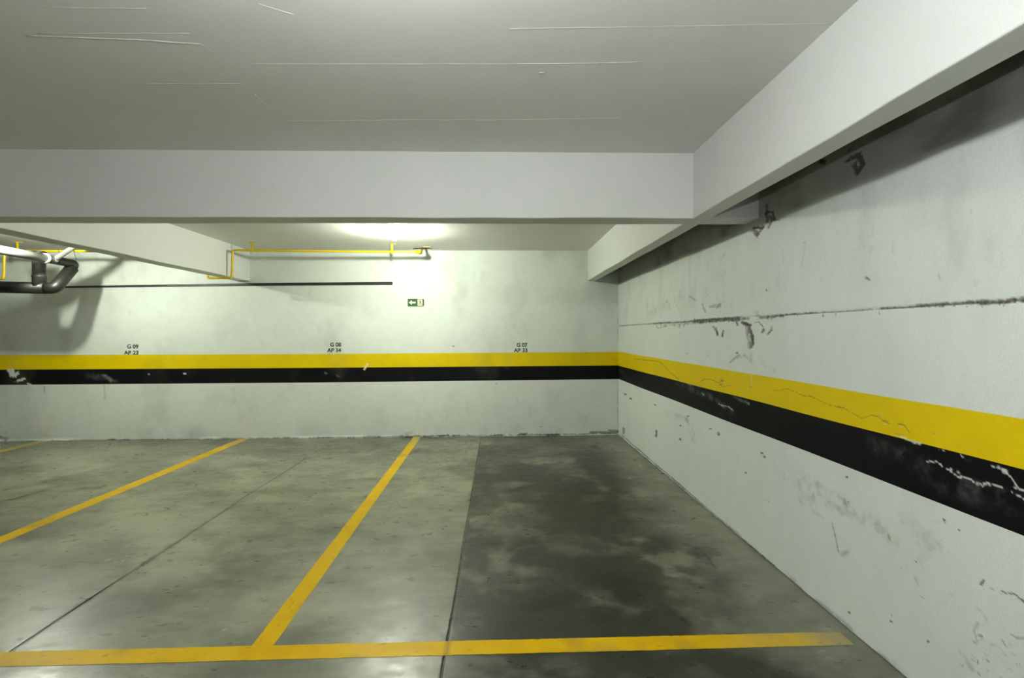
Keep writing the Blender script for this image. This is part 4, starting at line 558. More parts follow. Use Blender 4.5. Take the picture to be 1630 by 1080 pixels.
# -------------------------------------------------------------- right wall
def wall_rows(knots, step):
    out = [0.0]; lab = []
    for k, (a, b) in enumerate(zip(knots[:-1], knots[1:])):
        n = max(1, int(round((b - a) / step)))
        out += [a + (b - a) * (i + 1) / n for i in range(n)]; lab += [k] * n
    return np.array(out), np.array(lab)

def dense(lo, hi, spacing):
    out = [lo]
    while out[-1] < hi: out.append(out[-1] + spacing(out[-1]))
    out[-1] = hi
    return out

K0 = [0, .79, .99, 1.172, Z_CEIL]
def stripe_z(rows, lower, mid, upper):
    """Rows of the wall grid with the stripe edges moved to their real height."""
    return np.interp(rows, K0, [0, 0, 0, 0, 0]) + np.interp(rows, [0, .79, .99, 1.172, 1.4, Z_CEIL], [0, lower, mid, upper, 1.4, Z_CEIL])

ys = list(np.arange(Y_FRONT, 1.45, .15)) + dense(1.45, Y_BACK, lambda y: max(.0045, y * y / 1330 * 1.35))
ys = np.array(ys)
rows, lab = wall_rows(K0, .0052)
t = (ys - 1.545) / (6.889 - 1.545)
Z = np.stack([stripe_z(rows, *v) for v in zip(.786 + .009 * t + .002 * np.sin(ys * 3), .999 - .015 * t + .0015 * np.sin(ys * 4 + 1), 1.163 + .021 * t + .0015 * np.sin(ys * 5))], 1)
Yg = np.repeat(ys[None], len(rows), 0)
W = np.zeros(Z.shape + (4,))
stamp(W, Yg, Z, ys, rows, RIGHT_MARKS, 70, .75)
# plaster weathering above the joint, painted beam shade on top, grime near the floor
up = sstep(Z, 1.5, 1.75)
W[..., 0] = np.maximum(W[..., 0], up * .10 * sstep(fbm(Yg * 9, Z * 3.2, 5, 3), .52, .8))
W[..., 3] = np.maximum(W[..., 3], up * .10 * sstep(fbm(Yg * 7, Z * 4, 5, 8), .54, .8))
W[..., 0] = np.maximum(W[..., 0], sstep(Z + .04 * (fbm(Yg * 2.5, Z * 4, 5, 15) - .5), 2.12, 2.18) * (.46 + .3 * sstep(fbm(Yg * 3, Z * 5, 5, 5), .45, .8)))  # unpainted upper band, darkened along the beam's shadow edge to deepen it
W[..., 0] = np.maximum(W[..., 0], .5 * sstep(Z, .035, 0) * sstep(fbm(Yg * 9, Z * 30, 4, 6), .45, .7))
W[..., 0] = np.maximum(W[..., 0], .75 * (vnoise(Yg * 60, Z * 60, 12) > .985) * (fbm(Yg * 2, Z * 2, 3, 13) > .53))
dep = W[..., 1] * .007 + W[..., 0] * .0012 - .0025 * (fbm(Yg * 1.3, Z * 1.3, 4, 2) - .5)
dep = dep + .0035 * np.exp(-((Z - 1.5533) / .005) ** 2) - .004 * sstep(Z, 1.553, 1.575) * 0
edge = .004 * (fbm(Yg * 6, Z * 0, 4, 21) - .3) * sstep(Z, .05, 0)
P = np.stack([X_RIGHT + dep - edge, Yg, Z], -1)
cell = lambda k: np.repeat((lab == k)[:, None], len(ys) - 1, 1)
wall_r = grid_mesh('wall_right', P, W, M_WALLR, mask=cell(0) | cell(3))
bm = bmesh.new(); bm_box(bm, X_RIGHT + .03, X_RIGHT + .2, Y_FRONT - .2, Y_BACK + .2, -.1, Z_CEIL + .1)
bk = mesh_obj('wall_core', bm, M_PLAIN, wall_r)
tag(wall_r, 'white right wall with a cracked horizontal joint, chipped paint and yellow and black stripes', 'wall', kind='structure')
o = grid_mesh('yellow_stripe', P, W, M_YEL, wall_r, mask=cell(2)); tag(o, 'cracked yellow painted band on the right wall')
o = grid_mesh('black_stripe', P, W, M_BLK, wall_r, mask=cell(1)); tag(o, 'scuffed black painted band on the right wall')

# --------------------------------------------------------------- back wall
xs = np.array(list(np.arange(X_LEFT, -7.6, .1)) + list(np.arange(-7.6, X_RIGHT, .013)) + [X_RIGHT + .004])
rows, lab = wall_rows(K0, .0105)
kn = lambda v: np.interp(xs, [-6.65, -2.57, 1.66], v)
Z = np.stack([stripe_z(rows, *v) for v in zip(kn([.774, .776, .794]), kn([.983, .982, .989]), kn([1.181, 1.175, 1.181]))], 1)
Xg = np.repeat(xs[None], len(rows), 0)
W = np.zeros(Z.shape + (4,))
stamp(W, Xg, Z, xs, rows, BACK_MARKS, 45)
W[..., 0] = np.maximum(W[..., 0], .16 * sstep(fbm(Xg * 2.4, Z * 1.5, 5, 4), .55, .85))
W[..., 3] = np.maximum(W[..., 3], .14 * sstep(fbm(Xg * 3, Z * 2, 5, 9), .55, .85))
W[..., 0] = np.maximum(W[..., 0], .45 * sstep(Z, .03, 0) * sstep(fbm(Xg * 7, Z * 30, 4, 6), .45, .7))
dep = W[..., 1] * .006 + W[..., 0] * .001 - .003 * (fbm(Xg * 1.1, Z * 1.1, 4, 2) - .5)
foot = .02 * sstep(fbm(Xg * 5, Z * 0, 4, 22), .4, .75) * sstep(Z, .03, .005)
P = np.stack([Xg, Y_BACK + dep - foot, Z], -1)
cell = lambda k: np.repeat((lab == k)[:, None], len(xs) - 1, 1)
wall_b = grid_mesh('wall_back', P, W, M_WALL, mask=cell(0) | cell(3), flip=True)
bm = bmesh.new(); bm_box(bm, X_LEFT - .2, X_RIGHT + .03, Y_BACK + .03, Y_BACK + .2, -.1, Z_CEIL + .1)
mesh_obj('wall_core', bm, M_PLAIN, wall_b)
tag(wall_b, 'white back wall with bay numbers and yellow and black stripes', 'wall', kind='structure')
o = grid_mesh('yellow_stripe', P, W, M_YEL, wall_b, mask=cell(2), flip=True); tag(o, 'yellow painted band on the back wall')
o = grid_mesh('black_stripe', P, W, M_BLK, wall_b, mask=cell(1), flip=True); tag(o, 'black painted band on the back wall, flaking at left')

# ------------------------------------------------- walls outside the picture
bm = bmesh.new(); bm_box(bm, X_LEFT - .2, X_LEFT, Y_FRONT - .2, Y_BACK, -.1, Z_CEIL + .1)
tag(mesh_obj('wall_left', bm, M_OUTER), 'grey concrete wall at the far left end of the garage', 'wall', kind='structure')
bm = bmesh.new(); bm_box(bm, X_LEFT, X_RIGHT, Y_FRONT - .2, Y_FRONT, -.1, Z_CEIL + .1)
tag(mesh_obj('wall_front', bm, M_OUTER), 'grey concrete wall behind the viewer', 'wall', kind='structure')

# ------------------------------------------------------------------- floor
xs = sorted(set(np.round(list(np.arange(X_LEFT, -7.6, .1)) + list(np.arange(-7.6, X_RIGHT, .0125)) + list(np.arange(-.30, -.19, .003)) + list(np.arange(-2.32, -2.18, .003)) + [X_RIGHT + .006], 4)))
xs = np.array(xs)
ys = np.array(list(np.arange(Y_FRONT, 1.85, .12)) + dense(1.85, Y_BACK + .006, lambda y: max(.006, y * y / 1131 * 1.5)))
Xg, Yg = np.meshgrid(xs, ys)
def floor_wear(Xg, Yg, xs, ys):
    W = np.zeros(Xg.shape + (4,))
    stamp(W, Xg, Yg, xs, ys, [m for m in FLOOR_MARKS if m[7] < 4], 40, 1.5)
    rt = sstep(Xg, -.262, -.238)                     # oil-stained slab beside the right wall
    c1 = fbm(Xg * 1.9, Yg * 2.2, 6, 41, .6); c2 = fbm(Xg * 5.5, Yg * 7, 5, 42, .6); c3 = fbm(Xg * 3.1, Yg * 3.4, 5, 47, .55)
    clean = sstep(Xg, .95 + .25 * (c1 - .5), 1.65) * .75 + sstep(Yg, 5.3, 6.7) * .40 * (1 - sstep(Xg, .2, 1.0) * .3)
    body = .75 + .34 * sstep(c1, .36, .62) + .55 * (c2 - .5) - .42 * sstep(c3, .54, .72)
    body = np.clip(body * (1 - np.clip(clean, 0, .85)), 0, .93) * rt
    W[..., 0] = 1 - (1 - W[..., 0]) * (1 - body)
    lf = (1 - rt)
    W[..., 0] = np.maximum(W[..., 0], lf * (.42 * sstep(fbm(Xg * 1.2, Yg * 2.2, 6, 43, .62), .46, .74) + .13 * sstep(Yg, 5.6, 6.85)))
    W[..., 0] = np.maximum(W[..., 0], .22 * sstep(c2, .58, .8))
    W[..., 3] = np.maximum(W[..., 3], .55 * sstep(fbm(Xg * 1.6 + .5 * Yg, Yg * 1.6, 6, 44, .62), .47, .72) * (1 - .45 * rt))
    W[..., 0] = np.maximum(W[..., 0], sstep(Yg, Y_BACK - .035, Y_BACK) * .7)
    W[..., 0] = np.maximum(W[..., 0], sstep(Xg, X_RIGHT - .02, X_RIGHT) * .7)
    return np.clip(W, 0, 1)
def groove(x, y):
    return -.004 * np.exp(-((x + .245 + .003 * np.sin(y * 4)) / .005) ** 2) - .003 * np.exp(-((x + 2.25 + .006 * np.sin(y * 2.3)) / .006) ** 2)
W = floor_wear(Xg, Yg, xs, ys)
Zg = groove(Xg, Yg) + .0012 * (fbm(Xg * .9, Yg * .9, 3, 45) - .5)
floor = grid_mesh('floor', np.stack([Xg, Yg, Zg], -1), W, M_FLOOR)
tag(floor, 'stained grey concrete floor with saw-cut joints and yellow bay lines', 'floor', kind='structure')

def floor_line(name, corners, fade=None, label=None):
    """Painted line: corners (x0,y0)-(x1,y0b) ... as a quad patch, following the slab."""
    (ax, ay), (bx, by), (cx, cy), (dx, dy) = corners       # a-b one end, d-c other end
    n = max(2, int(math.hypot(dx - ax, dy - ay) / .02)); k = 16
    u = np.linspace(0, 1, n + 1)[:, None]; v = np.linspace(0, 1, k + 1)[None]
    X = (ax + (dx - ax) * u) * (1 - v) + (bx + (cx - bx) * u) * v
    Y = (ay + (dy - ay) * u) * (1 - v) + (by + (cy - by) * u) * v
    jag = (vnoise(X * 55, Y * 55, 51) - .5) * .0035 + (fbm(X * 6, Y * 6, 3, 52) - .5) * .003
    edge = (np.abs(v - .5) > .49)
    if abs(dx - ax) > abs(dy - ay): Y = Y + jag * edge
    else: X = X + jag * edge
    W = np.zeros(X.shape + (4,))
    W[..., 0] = .45 * (vnoise(X * 75, Y * 75, 53) > .95) + .3 * sstep(fbm(X * 4, Y * 4, 5, 54), .55, .8)
    W[..., 2] = .18 * sstep(fbm(X * 8, Y * 8, 4, 55), .55, .8)
    jn = np.maximum(np.exp(-((X + .245) / .007) ** 2), np.exp(-((X + 2.25) / .009) ** 2))
    W[..., 0] = np.maximum(W[..., 0], .85 * jn)
    if fade is not None: W[..., 3] = fade(X, Y)
    Zz = groove(X, Y) + .0012 * (fbm(X * .9, Y * .9, 3, 45) - .5) + (.0013 if abs(dx - ax) > abs(dy - ay) else .0009)
    o = grid_mesh(name, np.stack([X, Y, Zz], -1), np.clip(W, 0, 1), M_LINE, floor, flip=abs(dx - ax) <= abs(dy - ay))
    if label: tag(o, label)
    return o
dirty_end = lambda X, Y: .55 * sstep(Y, 6.3, 6.75)
floor_line('parking_line', [(-1.153, 2.215), (-1.051, 2.215), (-1.092, 6.893), (-1.192, 6.893)], dirty_end, 'yellow bay line between the two fully visible bays')
floor_line('parking_line', [(-3.585, 1.0), (-3.475, 1.0), (-3.464, 6.893), (-3.600, 6.893)], dirty_end, 'yellow bay line at left running to the back wall')
floor_line('parking_line', [(-6.26, 1.0), (-6.14, 1.0), (-6.18, 6.893), (-6.30, 6.893)], lambda X, Y: .45 + .3 * sstep(Y, 6.2, 6.8), 'faint yellow bay line at the far left')
floor_line('parking_line', [(-7.0, 2.17), (-7.0, 2.28), (1.640, 2.304), (1.640, 2.205)][:4], lambda X, Y: .75 * sstep(X, 1.35, 1.62) + .3 * sstep(X, .9, 1.3), 'yellow front line crossing the bays')

# ----------------------------------------------------------------- ceiling
xs = np.array(list(np.arange(X_LEFT, -1.45, .12)) + list(np.arange(-1.45, -.7, .011)) + list(np.arange(-.7, X_RIGHT + .1, .08)))
ys = np.array(list(np.arange(Y_FRONT, 6.5, .12)) + list(np.arange(6.5, Y_BACK, .011)) + [Y_BACK + .01])
Xg, Yg = np.meshgrid(xs, ys)
hole = sstep(np.hypot((Xg + 1.03) / .15, (Yg - 6.79) / .085) + (vnoise(Xg * 22, Yg * 22, 61) - .5) * .7, 1.05, .8)
W = np.zeros(Xg.shape + (4,))
W[..., 1] = np.maximum(sstep(hole, .05, .3), .9 * (Xg > RB1)); W[..., 0] = np.maximum(sstep(hole, .3, .9), .4 * (Xg > RB1))  # ceiling beyond the right beam darkened to deepen the gap's shade
Zg = Z_CEIL + .09 * hole + .002 * (fbm(Xg * 1.2, Yg * 1.2, 4, 62) - .5)
ceil = grid_mesh('ceiling', np.stack([Xg, Yg, Zg], -1), W, M_CEIL, flip=True)
bm = bmesh.new(); bm_box(bm, X_LEFT - .2, X_RIGHT + .2, Y_FRONT - .2, Y_BACK + .2, Z_CEIL + .12, Z_CEIL + .25)
mesh_obj('slab', bm, M_PLAIN, ceil)
tag(ceil, 'pale painted concrete ceiling with fine formwork ridges', 'ceiling', kind='structure')
# formwork fins left in the concrete
for pts, w in (([(-1.83, 1.97), (-1.683, 1.977), (-1.4, 1.99), (-1.185, 2.013)], .0032), ([(-1.77, 1.955), (-1.19, 1.943)], .0014), ([(-1.185, 2.013), (-1.173, 2.034), (-1.178, 2.2), (-1.184, 2.31)], .0009),
               ([(-1.65, 2.333), (-1.4, 2.33), (-1.184, 2.324)], .0018), ([(-1.176, 2.425), (-1.165, 2.727)], .0016), ([(-1.15, 2.727), (-.6, 2.70), (.03, 2.689), (.40, 2.67), (.66, 2.654)], .0018), ([(.9, 2.648), (1.26, 2.645)], .0009),
               ([(-1.06, 2.156), (-.5, 2.145), (.08, 2.133)], .0012), ([(.08, 2.133), (.4, 2.12), (.62, 2.105)], .0020), ([(.62, 2.105), (1.26, 2.086)], .0010), ([(.05, 1.888), (.6, 1.862), (1.26, 1.83)], .0014), ([(-2.75, 2.676), (-2.45, 2.676)], .0012),
               ([(.19, 2.20), (.215, 2.20)], .004), ([(-1.62, 1.80), (-1.25, 1.80)], .0012), ([(-.84, 1.765), (-.78, 1.80), (-.74, 1.82)], .002)):
    bm = bmesh.new()
    q = []
    for a, b in zip(pts[:-1], pts[1:]):
        n = max(2, int(math.hypot(b[0] - a[0], b[1] - a[1]) / .03))
        for i in range(n): q.append((a[0] + (b[0] - a[0]) * i / n, a[1] + (b[1] - a[1]) * i / n))
    q.append(pts[-1])
    bm_tube(bm, [(x, y + random.uniform(-.0012, .0012), Z_CEIL - .0006) for x, y in q], [w * random.uniform(.2, .62) for _ in q], 6)
    mesh_obj('formwork_ridge', bm, M_RIDGE, ceil, True)

# ------------------------------------------------------------------- beams
def wavy_prism(bm, axis, lo, hi, a0, a1, z0, z1, step=.14, amp=.0028, r=.006):
    """Cast beam: rectangular section with slightly rounded, uneven arrises."""
    n = max(2, int((hi - lo) / step))
    sec = [(a0, z1), (a0, z0 + r), (a0 + r * .3, z0 + r * .3), (a0 + r, z0), (a1 - r, z0), (a1 - r * .3, z0 + r * .3), (a1, z0 + r), (a1, z1)]
    rings = []
    for i in range(n + 1):
        s = lo + (hi - lo) * i / n
        ring = []
        for j, (a, z) in enumerate(sec):
            side = 0 if j < 4 else 1
            da = (float(vnoise(s * 2.6, 3.3 + side * 7 + a0, 71)) - .5) * 2 * amp
            dz = (float(vnoise(s * 3.1, 9.1 + side * 5 + a1, 72)) - .5) * 2 * amp
            if j in (0, 7): dz = 0
            p = (a + da, s, z + dz) if axis == 'y' else (s, a + da, z + dz)
            ring.append(bm.verts.new(p))
        rings.append(ring)
    for p, q in zip(rings[:-1], rings[1:]):
        for j in range(len(sec)):
            k = (j + 1) % len(sec)
            bm.faces.new((p[j], p[k], q[k], q[j]))
    bm.faces.new(rings[0]); bm.faces.new(rings[-1][::-1])

ZT = Z_CEIL + .03
bm = bmesh.new(); wavy_prism(bm, 'y', Y_FRONT, Y_BACK + .006, RB0, RB1, BEAM_Z, ZT)
rb = mesh_obj('ceiling_beam', bm, M_BEAM)
rb.data.materials.append(M_OUTER)                # side towards the wall made dark to deepen the gap's shade
for f in rb.data.polygons:
    if f.normal.x > .9: f.material_index = 1
tag(rb, 'white concrete beam running beside the right wall', 'beam', kind='structure')
bm = bmesh.new(); wavy_prism(bm, 'y', Y_FRONT, Y_BACK + .006, LB0, LB1, BEAM_Z, ZT)
tag(mesh_obj('ceiling_beam', bm, M_BEAM), 'white concrete beam over the left bay line, meeting the back wall', 'beam', kind='structure')
bm = bmesh.new()
wavy_prism(bm, 'x', X_LEFT, LB0 + .006, CB0, CB1, BEAM_Z + .001, ZT)
wavy_prism(bm, 'x', LB1 - .006, RB0 + .006, CB0, CB1, BEAM_Z + .001, ZT)
wavy_prism(bm, 'x', RB1 - .006, X_RIGHT + .006, CB0, CB1, BEAM_Z + .001, ZT)
tag(mesh_obj('ceiling_beam', bm, M_BEAM), 'wide white concrete cross beam spanning the view', 'beam', kind='structure')

# ---------------------------------------------------------------- gas pipe
gas = empty('gas_pipe', (-3.4, 6.35, 2.5))
tag(gas, 'thin yellow gas pipe under the ceiling, dipping below the left beam', 'pipe')
G = [(-1.02, 6.70, 2.61), (-1.02, 6.56, 2.535), (-1.02, 6.44, 2.517), (-3.345, 6.30, 2.517), (-3.363, 6.30, 2.166), (-3.66, 6.30, 2.166), (-3.672, 6.30, 2.505),
     (-6.150, 6.30, 2.505), (-6.160, 6.30, 2.160), (-7.6, 6.30, 2.160)]
bm = bmesh.new(); bm_tube(bm, rounded(G, .028, 5), .0145, 14)
mesh_obj('pipe_run', bm, M_GAS, gas, True)
bm = bmesh.new()
bm_tube(bm, [(-1.075, 6.437, 2.517), (-1.03, 6.44, 2.517)], .020, 14)
bm_tube(bm, rounded([(-1.055, 6.44, 2.517), (-1.02, 6.44, 2.517), (-1.02, 6.50, 2.525)], .03, 5), .022, 14)
bm_tube(bm, [(-1.02, 6.48, 2.522), (-1.02, 6.53, 2.53)], .026, 14)
mesh_obj('elbow_fitting', bm, M_GAS, gas, True)
def on_run(x):
    return (6.44 + (x + 1.02) / (-3.345 + 1.02) * (6.30 - 6.44)) if x > -3.4 else 6.30
for x, z in ((-1.372, 2.517), (-3.118, 2.517), (-5.99, 2.505)):
    y = on_run(x); bm = bmesh.new()
    bm_tube(bm, [(x - .014, y, z), (x + .014, y, z)], .021, 14)
    bm_box(bm, x - .012, x + .012, y - .004, y + .004, z + .015, Z_CEIL - .002)
    bm_box(bm, x - .02, x + .05, y - .02, y + .02, Z_CEIL - .006, Z_CEIL + .002)
    bm_tube(bm, [(x, y, z - .034), (x, y, z - .015)], .006, 8)
    mesh_obj('pipe_clamp', bm, M_GAS, gas)
bm = bmesh.new()
bm_box(bm, -1.0, -.90, 6.60, 6.64, Z_CEIL - .007, Z_CEIL + .001)
mesh_obj('support_plate', bm, M_GAS, gas)

# -------------------------------------------------------------- drain pipe
DE = Vector((-5.288, 6.30, 2.342)); DL = Vector((-5.322, 6.05, 2.018))
drain = empty('drain_pipe', DE)
tag(drain, 'dark grey plastic drain pipework hanging at the upper left below the ceiling', 'pipe')
RY, RL = .049, .068
bm = bmesh.new(); bm_tube(bm, [(-5.34, 1.0, 2.40), (-5.305, 5.2, 2.368), (-5.28, 5.87, 2.352)], RY, 24)
o = mesh_obj('pipe_section', bm, M_DRAIN_LIT, drain, True)
bm = bmesh.new(); bm_tube(bm, [(-5.28, 5.868, 2.352), (-5.28, 5.905, 2.351)], RY + .008, 24)
tag(mesh_obj('coupling', bm, M_PVC, drain, True), 'white pipe coupling')
bm = bmesh.new(); bm_tube(bm, rounded([(-5.28, 5.90, 2.351), DE, DE + (DL - DE) * .30], .08, 7), [RY + .001] * 9 + [RL], 24)
mesh_obj('elbow', bm, M_DRAIN, drain, True)
bm = bmesh.new()
ax = (DL - DE).normalized()
bm_tube(bm, rounded([DE + ax * .07, DL, (-5.43, 6.05, 2.018)], .065, 7), RL, 24)
mesh_obj('sloping_pipe', bm, M_DRAIN, drain, True)
bm = bmesh.new(); bm_tube(bm, [(-5.42, 6.05, 2.018), (-5.9, 6.05, 2.03), (-7.6, 6.05, 2.05)], RL + .002, 24)
mesh_obj('pipe_section', bm, M_DRAIN, drain, True)
bm = bmesh.new(); bm_tube(bm, [(-5.50, 6.045, q) for q in (2.04, 2.145, 2.148, 2.17, 2.173, 2.43)], [.066, .066, .070, .070, .064, .064], 24)
tag(mesh_obj('inspection_pipe', bm, M_DRAIN2, drain, True), 'dusty grey upright inspection pipe')
bm = bmesh.new(); bm_tube(bm, [(-5.50, 6.045, 2.43), (-5.50, 6.045, 2.458)], .070, 24)
mesh_obj('inspection_cap', bm, M_DRAIN, drain, True)
bm = bmesh.new(); bm_tube(bm, [(-5.255, 5.985, 2.36), (-5.235, 5.985, 2.375)] + rounded([(-5.15, 5.993, 2.434), (-5.045, 6.0, 2.508), (-5.035, 6.0, Z_CEIL - .001)], .04, 5), [.036] + [.029] * 9, 18)
tag(mesh_obj('branch_pipe', bm, M_DRAIN_LIT, drain, True), 'short branch pipe rising to the ceiling, lamp light in its colour')
bm = bmesh.new(); bm_tube(bm, [(-5.285, 5.98, 2.345), (-5.245, 5.985, 2.37)], .046, 18)
mesh_obj('branch_collar', bm, M_DRAIN_LIT, drain, True)
for a, b in (((-5.25, 6.27, 2.385), (-5.31, 6.27, Z_CEIL - .001)), ((-5.36, 6.16, 2.36), (-5.37, 6.16, Z_CEIL - .001))):
    bm = bmesh.new(); bm_tube(bm, [a, b], .003, 6); mesh_obj('hanger_wire', bm, M_WIRE, drain)

# ------------------------------------------------------- black conduit on wall
bm = bmesh.new()
pts = [(-1.47, 2.159, .0205), (-3.46, 2.144, .016), (-5.9, 2.114, .012), (-7.3, 2.10, .012)]
prev = None
for x, z, h in pts:
    d = h * .8
    ring = [bm.verts.new(p) for p in ((x, Y_BACK - .0005, z + h), (x, Y_BACK - d, z + h), (x, Y_BACK - d - .004, z + h * .6), (x, Y_BACK - d - .004, z - h * .6), (x, Y_BACK - d, z - h), (x, Y_BACK - .0005, z - h))]
    if prev:
        for j in range(6): bm.faces.new((prev[j], prev[(j + 1) % 6], ring[(j + 1) % 6], ring[j]))
    else: bm.faces.new(ring)
    prev = ring
bm.faces.new(prev[::-1])
tag(mesh_obj('conduit', bm, M_COND), 'long thin black conduit fixed along the upper back wall', 'conduit')

# ------------------------------------------------------------- exit sign
def flat_shape(bm, pts, y0, y1):
    f = [bm.verts.new((x, y0, z)) for x, z in pts]; b = [bm.verts.new((x, y1, z)) for x, z in pts]
    n = len(pts); bm.faces.new(f); bm.faces.new(b[::-1])
    for i in range(n): bm.faces.new((f[i], b[i], b[(i + 1) % n], f[(i + 1) % n]))
SX0, SX1, SZ0, SZ1 = -1.262, -1.034, 1.836, 1.941
sign = empty('exit_sign', (-1.148, Y_BACK, 1.888))
tag(sign, 'small green exit sign with a left arrow and running figure on the back wall', 'sign')
def rrect(x0, x1, z0, z1, r):
    out = []
    for cx, cz, a in ((x1 - r, z1 - r, 0), (x0 + r * .4, z1 - r * .4, 90), (x0 + r * .4, z0 + r * .4, 180), (x1 - r, z0 + r, 270)):
        rr = r if cx > (x0 + x1) / 2 else r * .4
        for k in range(6):
            t = math.radians(a + 18 * k); out.append((cx + rr * math.cos(t), cz + rr * math.sin(t)))
    return out
bm = bmesh.new(); flat_shape(bm, rrect(SX0, SX1, SZ0, SZ1, .02), Y_BACK - .006, Y_BACK + .003)
mesh_obj('sign_plate', bm, M_SIGN, sign)
zc = 1.888
bm = bmesh.new(); flat_shape(bm, [(-1.247, zc), (-1.205, zc + .033), (-1.205, zc + .012), (-1.152, zc + .012), (-1.152, zc - .012), (-1.205, zc - .012), (-1.205, zc - .033)], Y_BACK - .0075, Y_BACK - .005)
mesh_obj('arrow', bm, M_CREAM, sign)
bm = bmesh.new(); flat_shape(bm, rrect(-1.124, -1.056, SZ0 + .007, SZ1 - .007, .004), Y_BACK - .0075, Y_BACK - .005)
mesh_obj('door_symbol', bm, M_CREAM, sign)
bm = bmesh.new()
fig = [[(-1.097, 1.921), (-1.090, 1.924), (-1.085, 1.919), (-1.089, 1.913), (-1.096, 1.914)],
       [(-1.099, 1.911), (-1.083, 1.911), (-1.079, 1.884), (-1.092, 1.882)],
       [(-1.102, 1.905), (-1.097, 1.910), (-1.107, 1.890), (-1.113, 1.888)],
       [(-1.085, 1.908), (-1.080, 1.906), (-1.069, 1.893), (-1.073, 1.889)],
       [(-1.092, 1.884), (-1.082, 1.884), (-1.097, 1.862), (-1.113, 1.858), (-1.112, 1.865), (-1.101, 1.868)],
       [(-1.086, 1.886), (-1.078, 1.884), (-1.070, 1.870), (-1.064, 1.852), (-1.071, 1.850), (-1.078, 1.868)]]
for s in fig: flat_shape(bm, s, Y_BACK - .009, Y_BACK - .007)
mesh_obj('running_figure', bm, M_SIGN, sign)

# ------------------------------------------------------------- bay numbers
def text_mesh(name, s, x_right, z_base, cap_h, width, parent):
    cu = bpy.data.curves.new('lettering', 'FONT'); cu.body = s; cu.extrude = .01; cu.offset = .022
    t = bpy.data.objects.new('lettering', cu); COL.objects.link(t)
    bpy.context.view_layer.update()
    me = bpy.data.meshes.new_from_object(t.evaluated_get(bpy.context.evaluated_depsgraph_get()))
    bpy.data.objects.remove(t); bpy.data.curves.remove(cu)
    co = np.zeros(len(me.vertices) * 3); me.vertices.foreach_get('co', co); co = co.reshape(-1, 3)
    x0, x1 = co[:, 0].min(), co[:, 0].max(); y0, y1 = co[:, 1].min(), co[:, 1].max()
    out = np.zeros_like(co)
    out[:, 0] = x_right - width + (co[:, 0] - x0) / (x1 - x0) * width - parent.location.x
    out[:, 2] = z_base + (co[:, 1] - y0) / (y1 - y0) * cap_h - parent.location.z
    out[:, 1] = Y_BACK - .0022 - co[:, 2] / .01 * .0012 - parent.location.y
    me.vertices.foreach_set('co', out.ravel()); me.update()
    me.materials.clear(); me.materials.append(M_TEXT)
    o = bpy.data.objects.new(name, me); return link(o, parent)
for top, bot, xr, zt, zb, side in (('G 09', 'AP 23', -4.962, 1.262, 1.176, 'leftmost, under the pipes'),
                                   ('G 08', 'AP 34', -2.191, 1.275, 1.196, 'below the long conduit'),
                                   ('G 07', 'AP 33', .412, 1.257, 1.180, 'nearest the corner')):
    b = empty('bay_number', (xr - .1, Y_BACK, zb))
    tag(b, f'black lettering {top} over {bot} on the back wall, {side}', 'lettering', 'bay numbers on the back wall')
    text_mesh('bay_code', top, xr, zt, .059, .150, b)
    text_mesh('apartment_code', bot, xr, zb + .004, .055, .192, b)

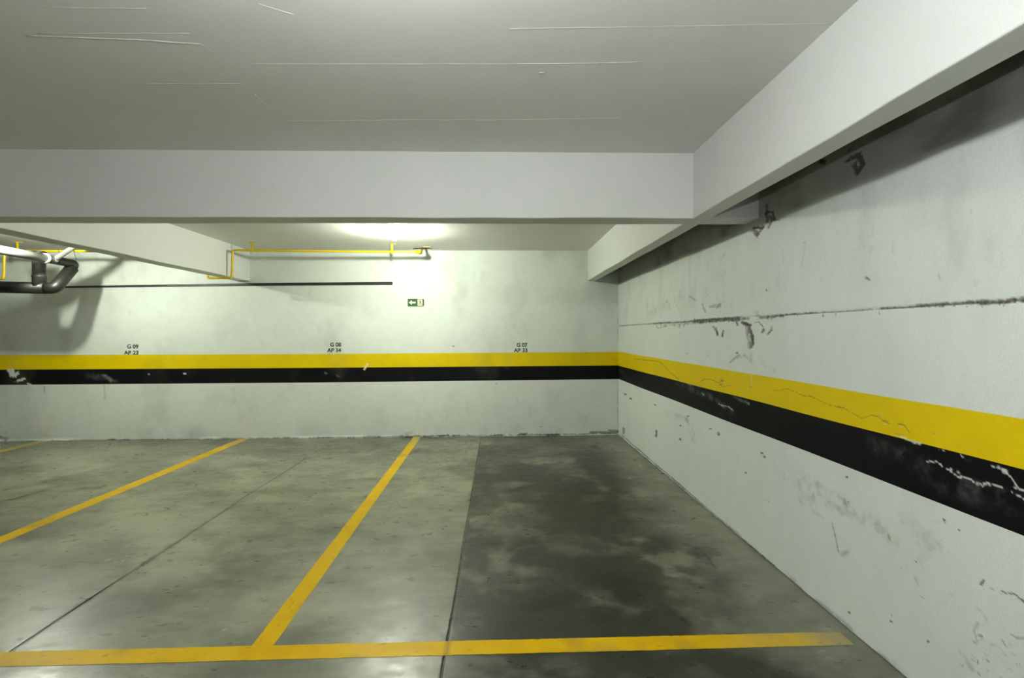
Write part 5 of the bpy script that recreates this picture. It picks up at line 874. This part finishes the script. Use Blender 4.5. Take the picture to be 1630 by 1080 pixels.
# ----------------------------------------------------------- ceiling lamps
def ceiling_lamp(loc, watts, label, color=LAMP, drop=0.0):
    x, y = loc
    root = empty('ceiling_lamp', (x, y, Z_CEIL)); tag(root, label, 'lamp', 'bare bulb ceiling lamps')
    bm = bmesh.new(); bm_lathe(bm, [(0, 0), (.052, 0), (.052, -.010), (.046, -.016), (.028, -.018), (.026, -.040), (0, -.040)], (x, y, Z_CEIL + .001), 28)
    mesh_obj('lamp_socket', bm, M_SOCK, root, True)
    if drop:
        bm = bmesh.new(); bm_tube(bm, [(x, y, Z_CEIL - .03), (x, y, Z_CEIL - drop - .035)], .012, 12)
        mesh_obj('drop_tube', bm, M_SOCK, root, True)
    prof = [(0, -.038), (.016, -.039), (.018, -.05), (.030, -.066), (.036, -.082), (.037, -.094), (.033, -.108), (.022, -.120), (.010, -.125), (0, -.126)]
    bm = bmesh.new(); bm_lathe(bm, prof, (x, y, Z_CEIL - drop), 20)
    area = sum(f.calc_area() for f in bm.faces)
    o = mesh_obj('bulb', bm, glow_mat('lit_bulb', color, watts / (math.pi * area)), root, True)
    tag(o, 'glowing white bulb')
    return root
ceiling_lamp((-1.15, 5.50), 55, 'bare glowing bulb on the ceiling just behind the cross beam')
ceiling_lamp((-4.95, 5.36), 52, 'bare bulb on the ceiling left of the left beam, above the drain pipe')
ceiling_lamp((-.32, .80), 39, 'bare bulb on a short drop tube overhead, in front of the cross beam', (.95, .99, .99), .12)

# small electronic flash above the lens
fl = bpy.data.lights.new('camera_flash', 'POINT'); fl.energy = 21; fl.color = (.98, .98, 1); fl.shadow_soft_size = .02
fo = bpy.data.objects.new('camera_flash', fl); fo.location = (0, 0, 1.677); COL.objects.link(fo)

# -------------------------------------------------------------- camera, view
cam = bpy.data.cameras.new('camera'); co_ = bpy.data.objects.new('camera', cam); COL.objects.link(co_)
cam.sensor_fit = 'HORIZONTAL'; cam.sensor_width = 36; cam.lens = 780 / 1630 * 36; cam.clip_start = .05
yaw, pitch, roll = .0283, -.0114, -.0043
fw = Vector((math.cos(pitch) * math.sin(yaw), math.cos(pitch) * math.cos(yaw), math.sin(pitch)))
rt = Vector((math.cos(yaw), -math.sin(yaw), 0)); up = rt.cross(fw)
r2 = rt * math.cos(roll) + up * math.sin(roll); u2 = -rt * math.sin(roll) + up * math.cos(roll)
co_.matrix_world = Matrix(((r2.x, u2.x, -fw.x, 0), (r2.y, u2.y, -fw.y, 0), (r2.z, u2.z, -fw.z, 1.45), (0, 0, 0, 1)))
SC.camera = co_

w = bpy.data.worlds.new('world'); SC.world = w; w.use_nodes = True
w.node_tree.nodes['Background'].inputs[0].default_value = (0, 0, 0, 1)
SC.view_settings.view_transform = 'Standard'; SC.view_settings.look = 'None'
SC.view_settings.gamma = 1; SC.view_settings.use_curve_mapping = False
SC.view_settings.exposure = 1.04
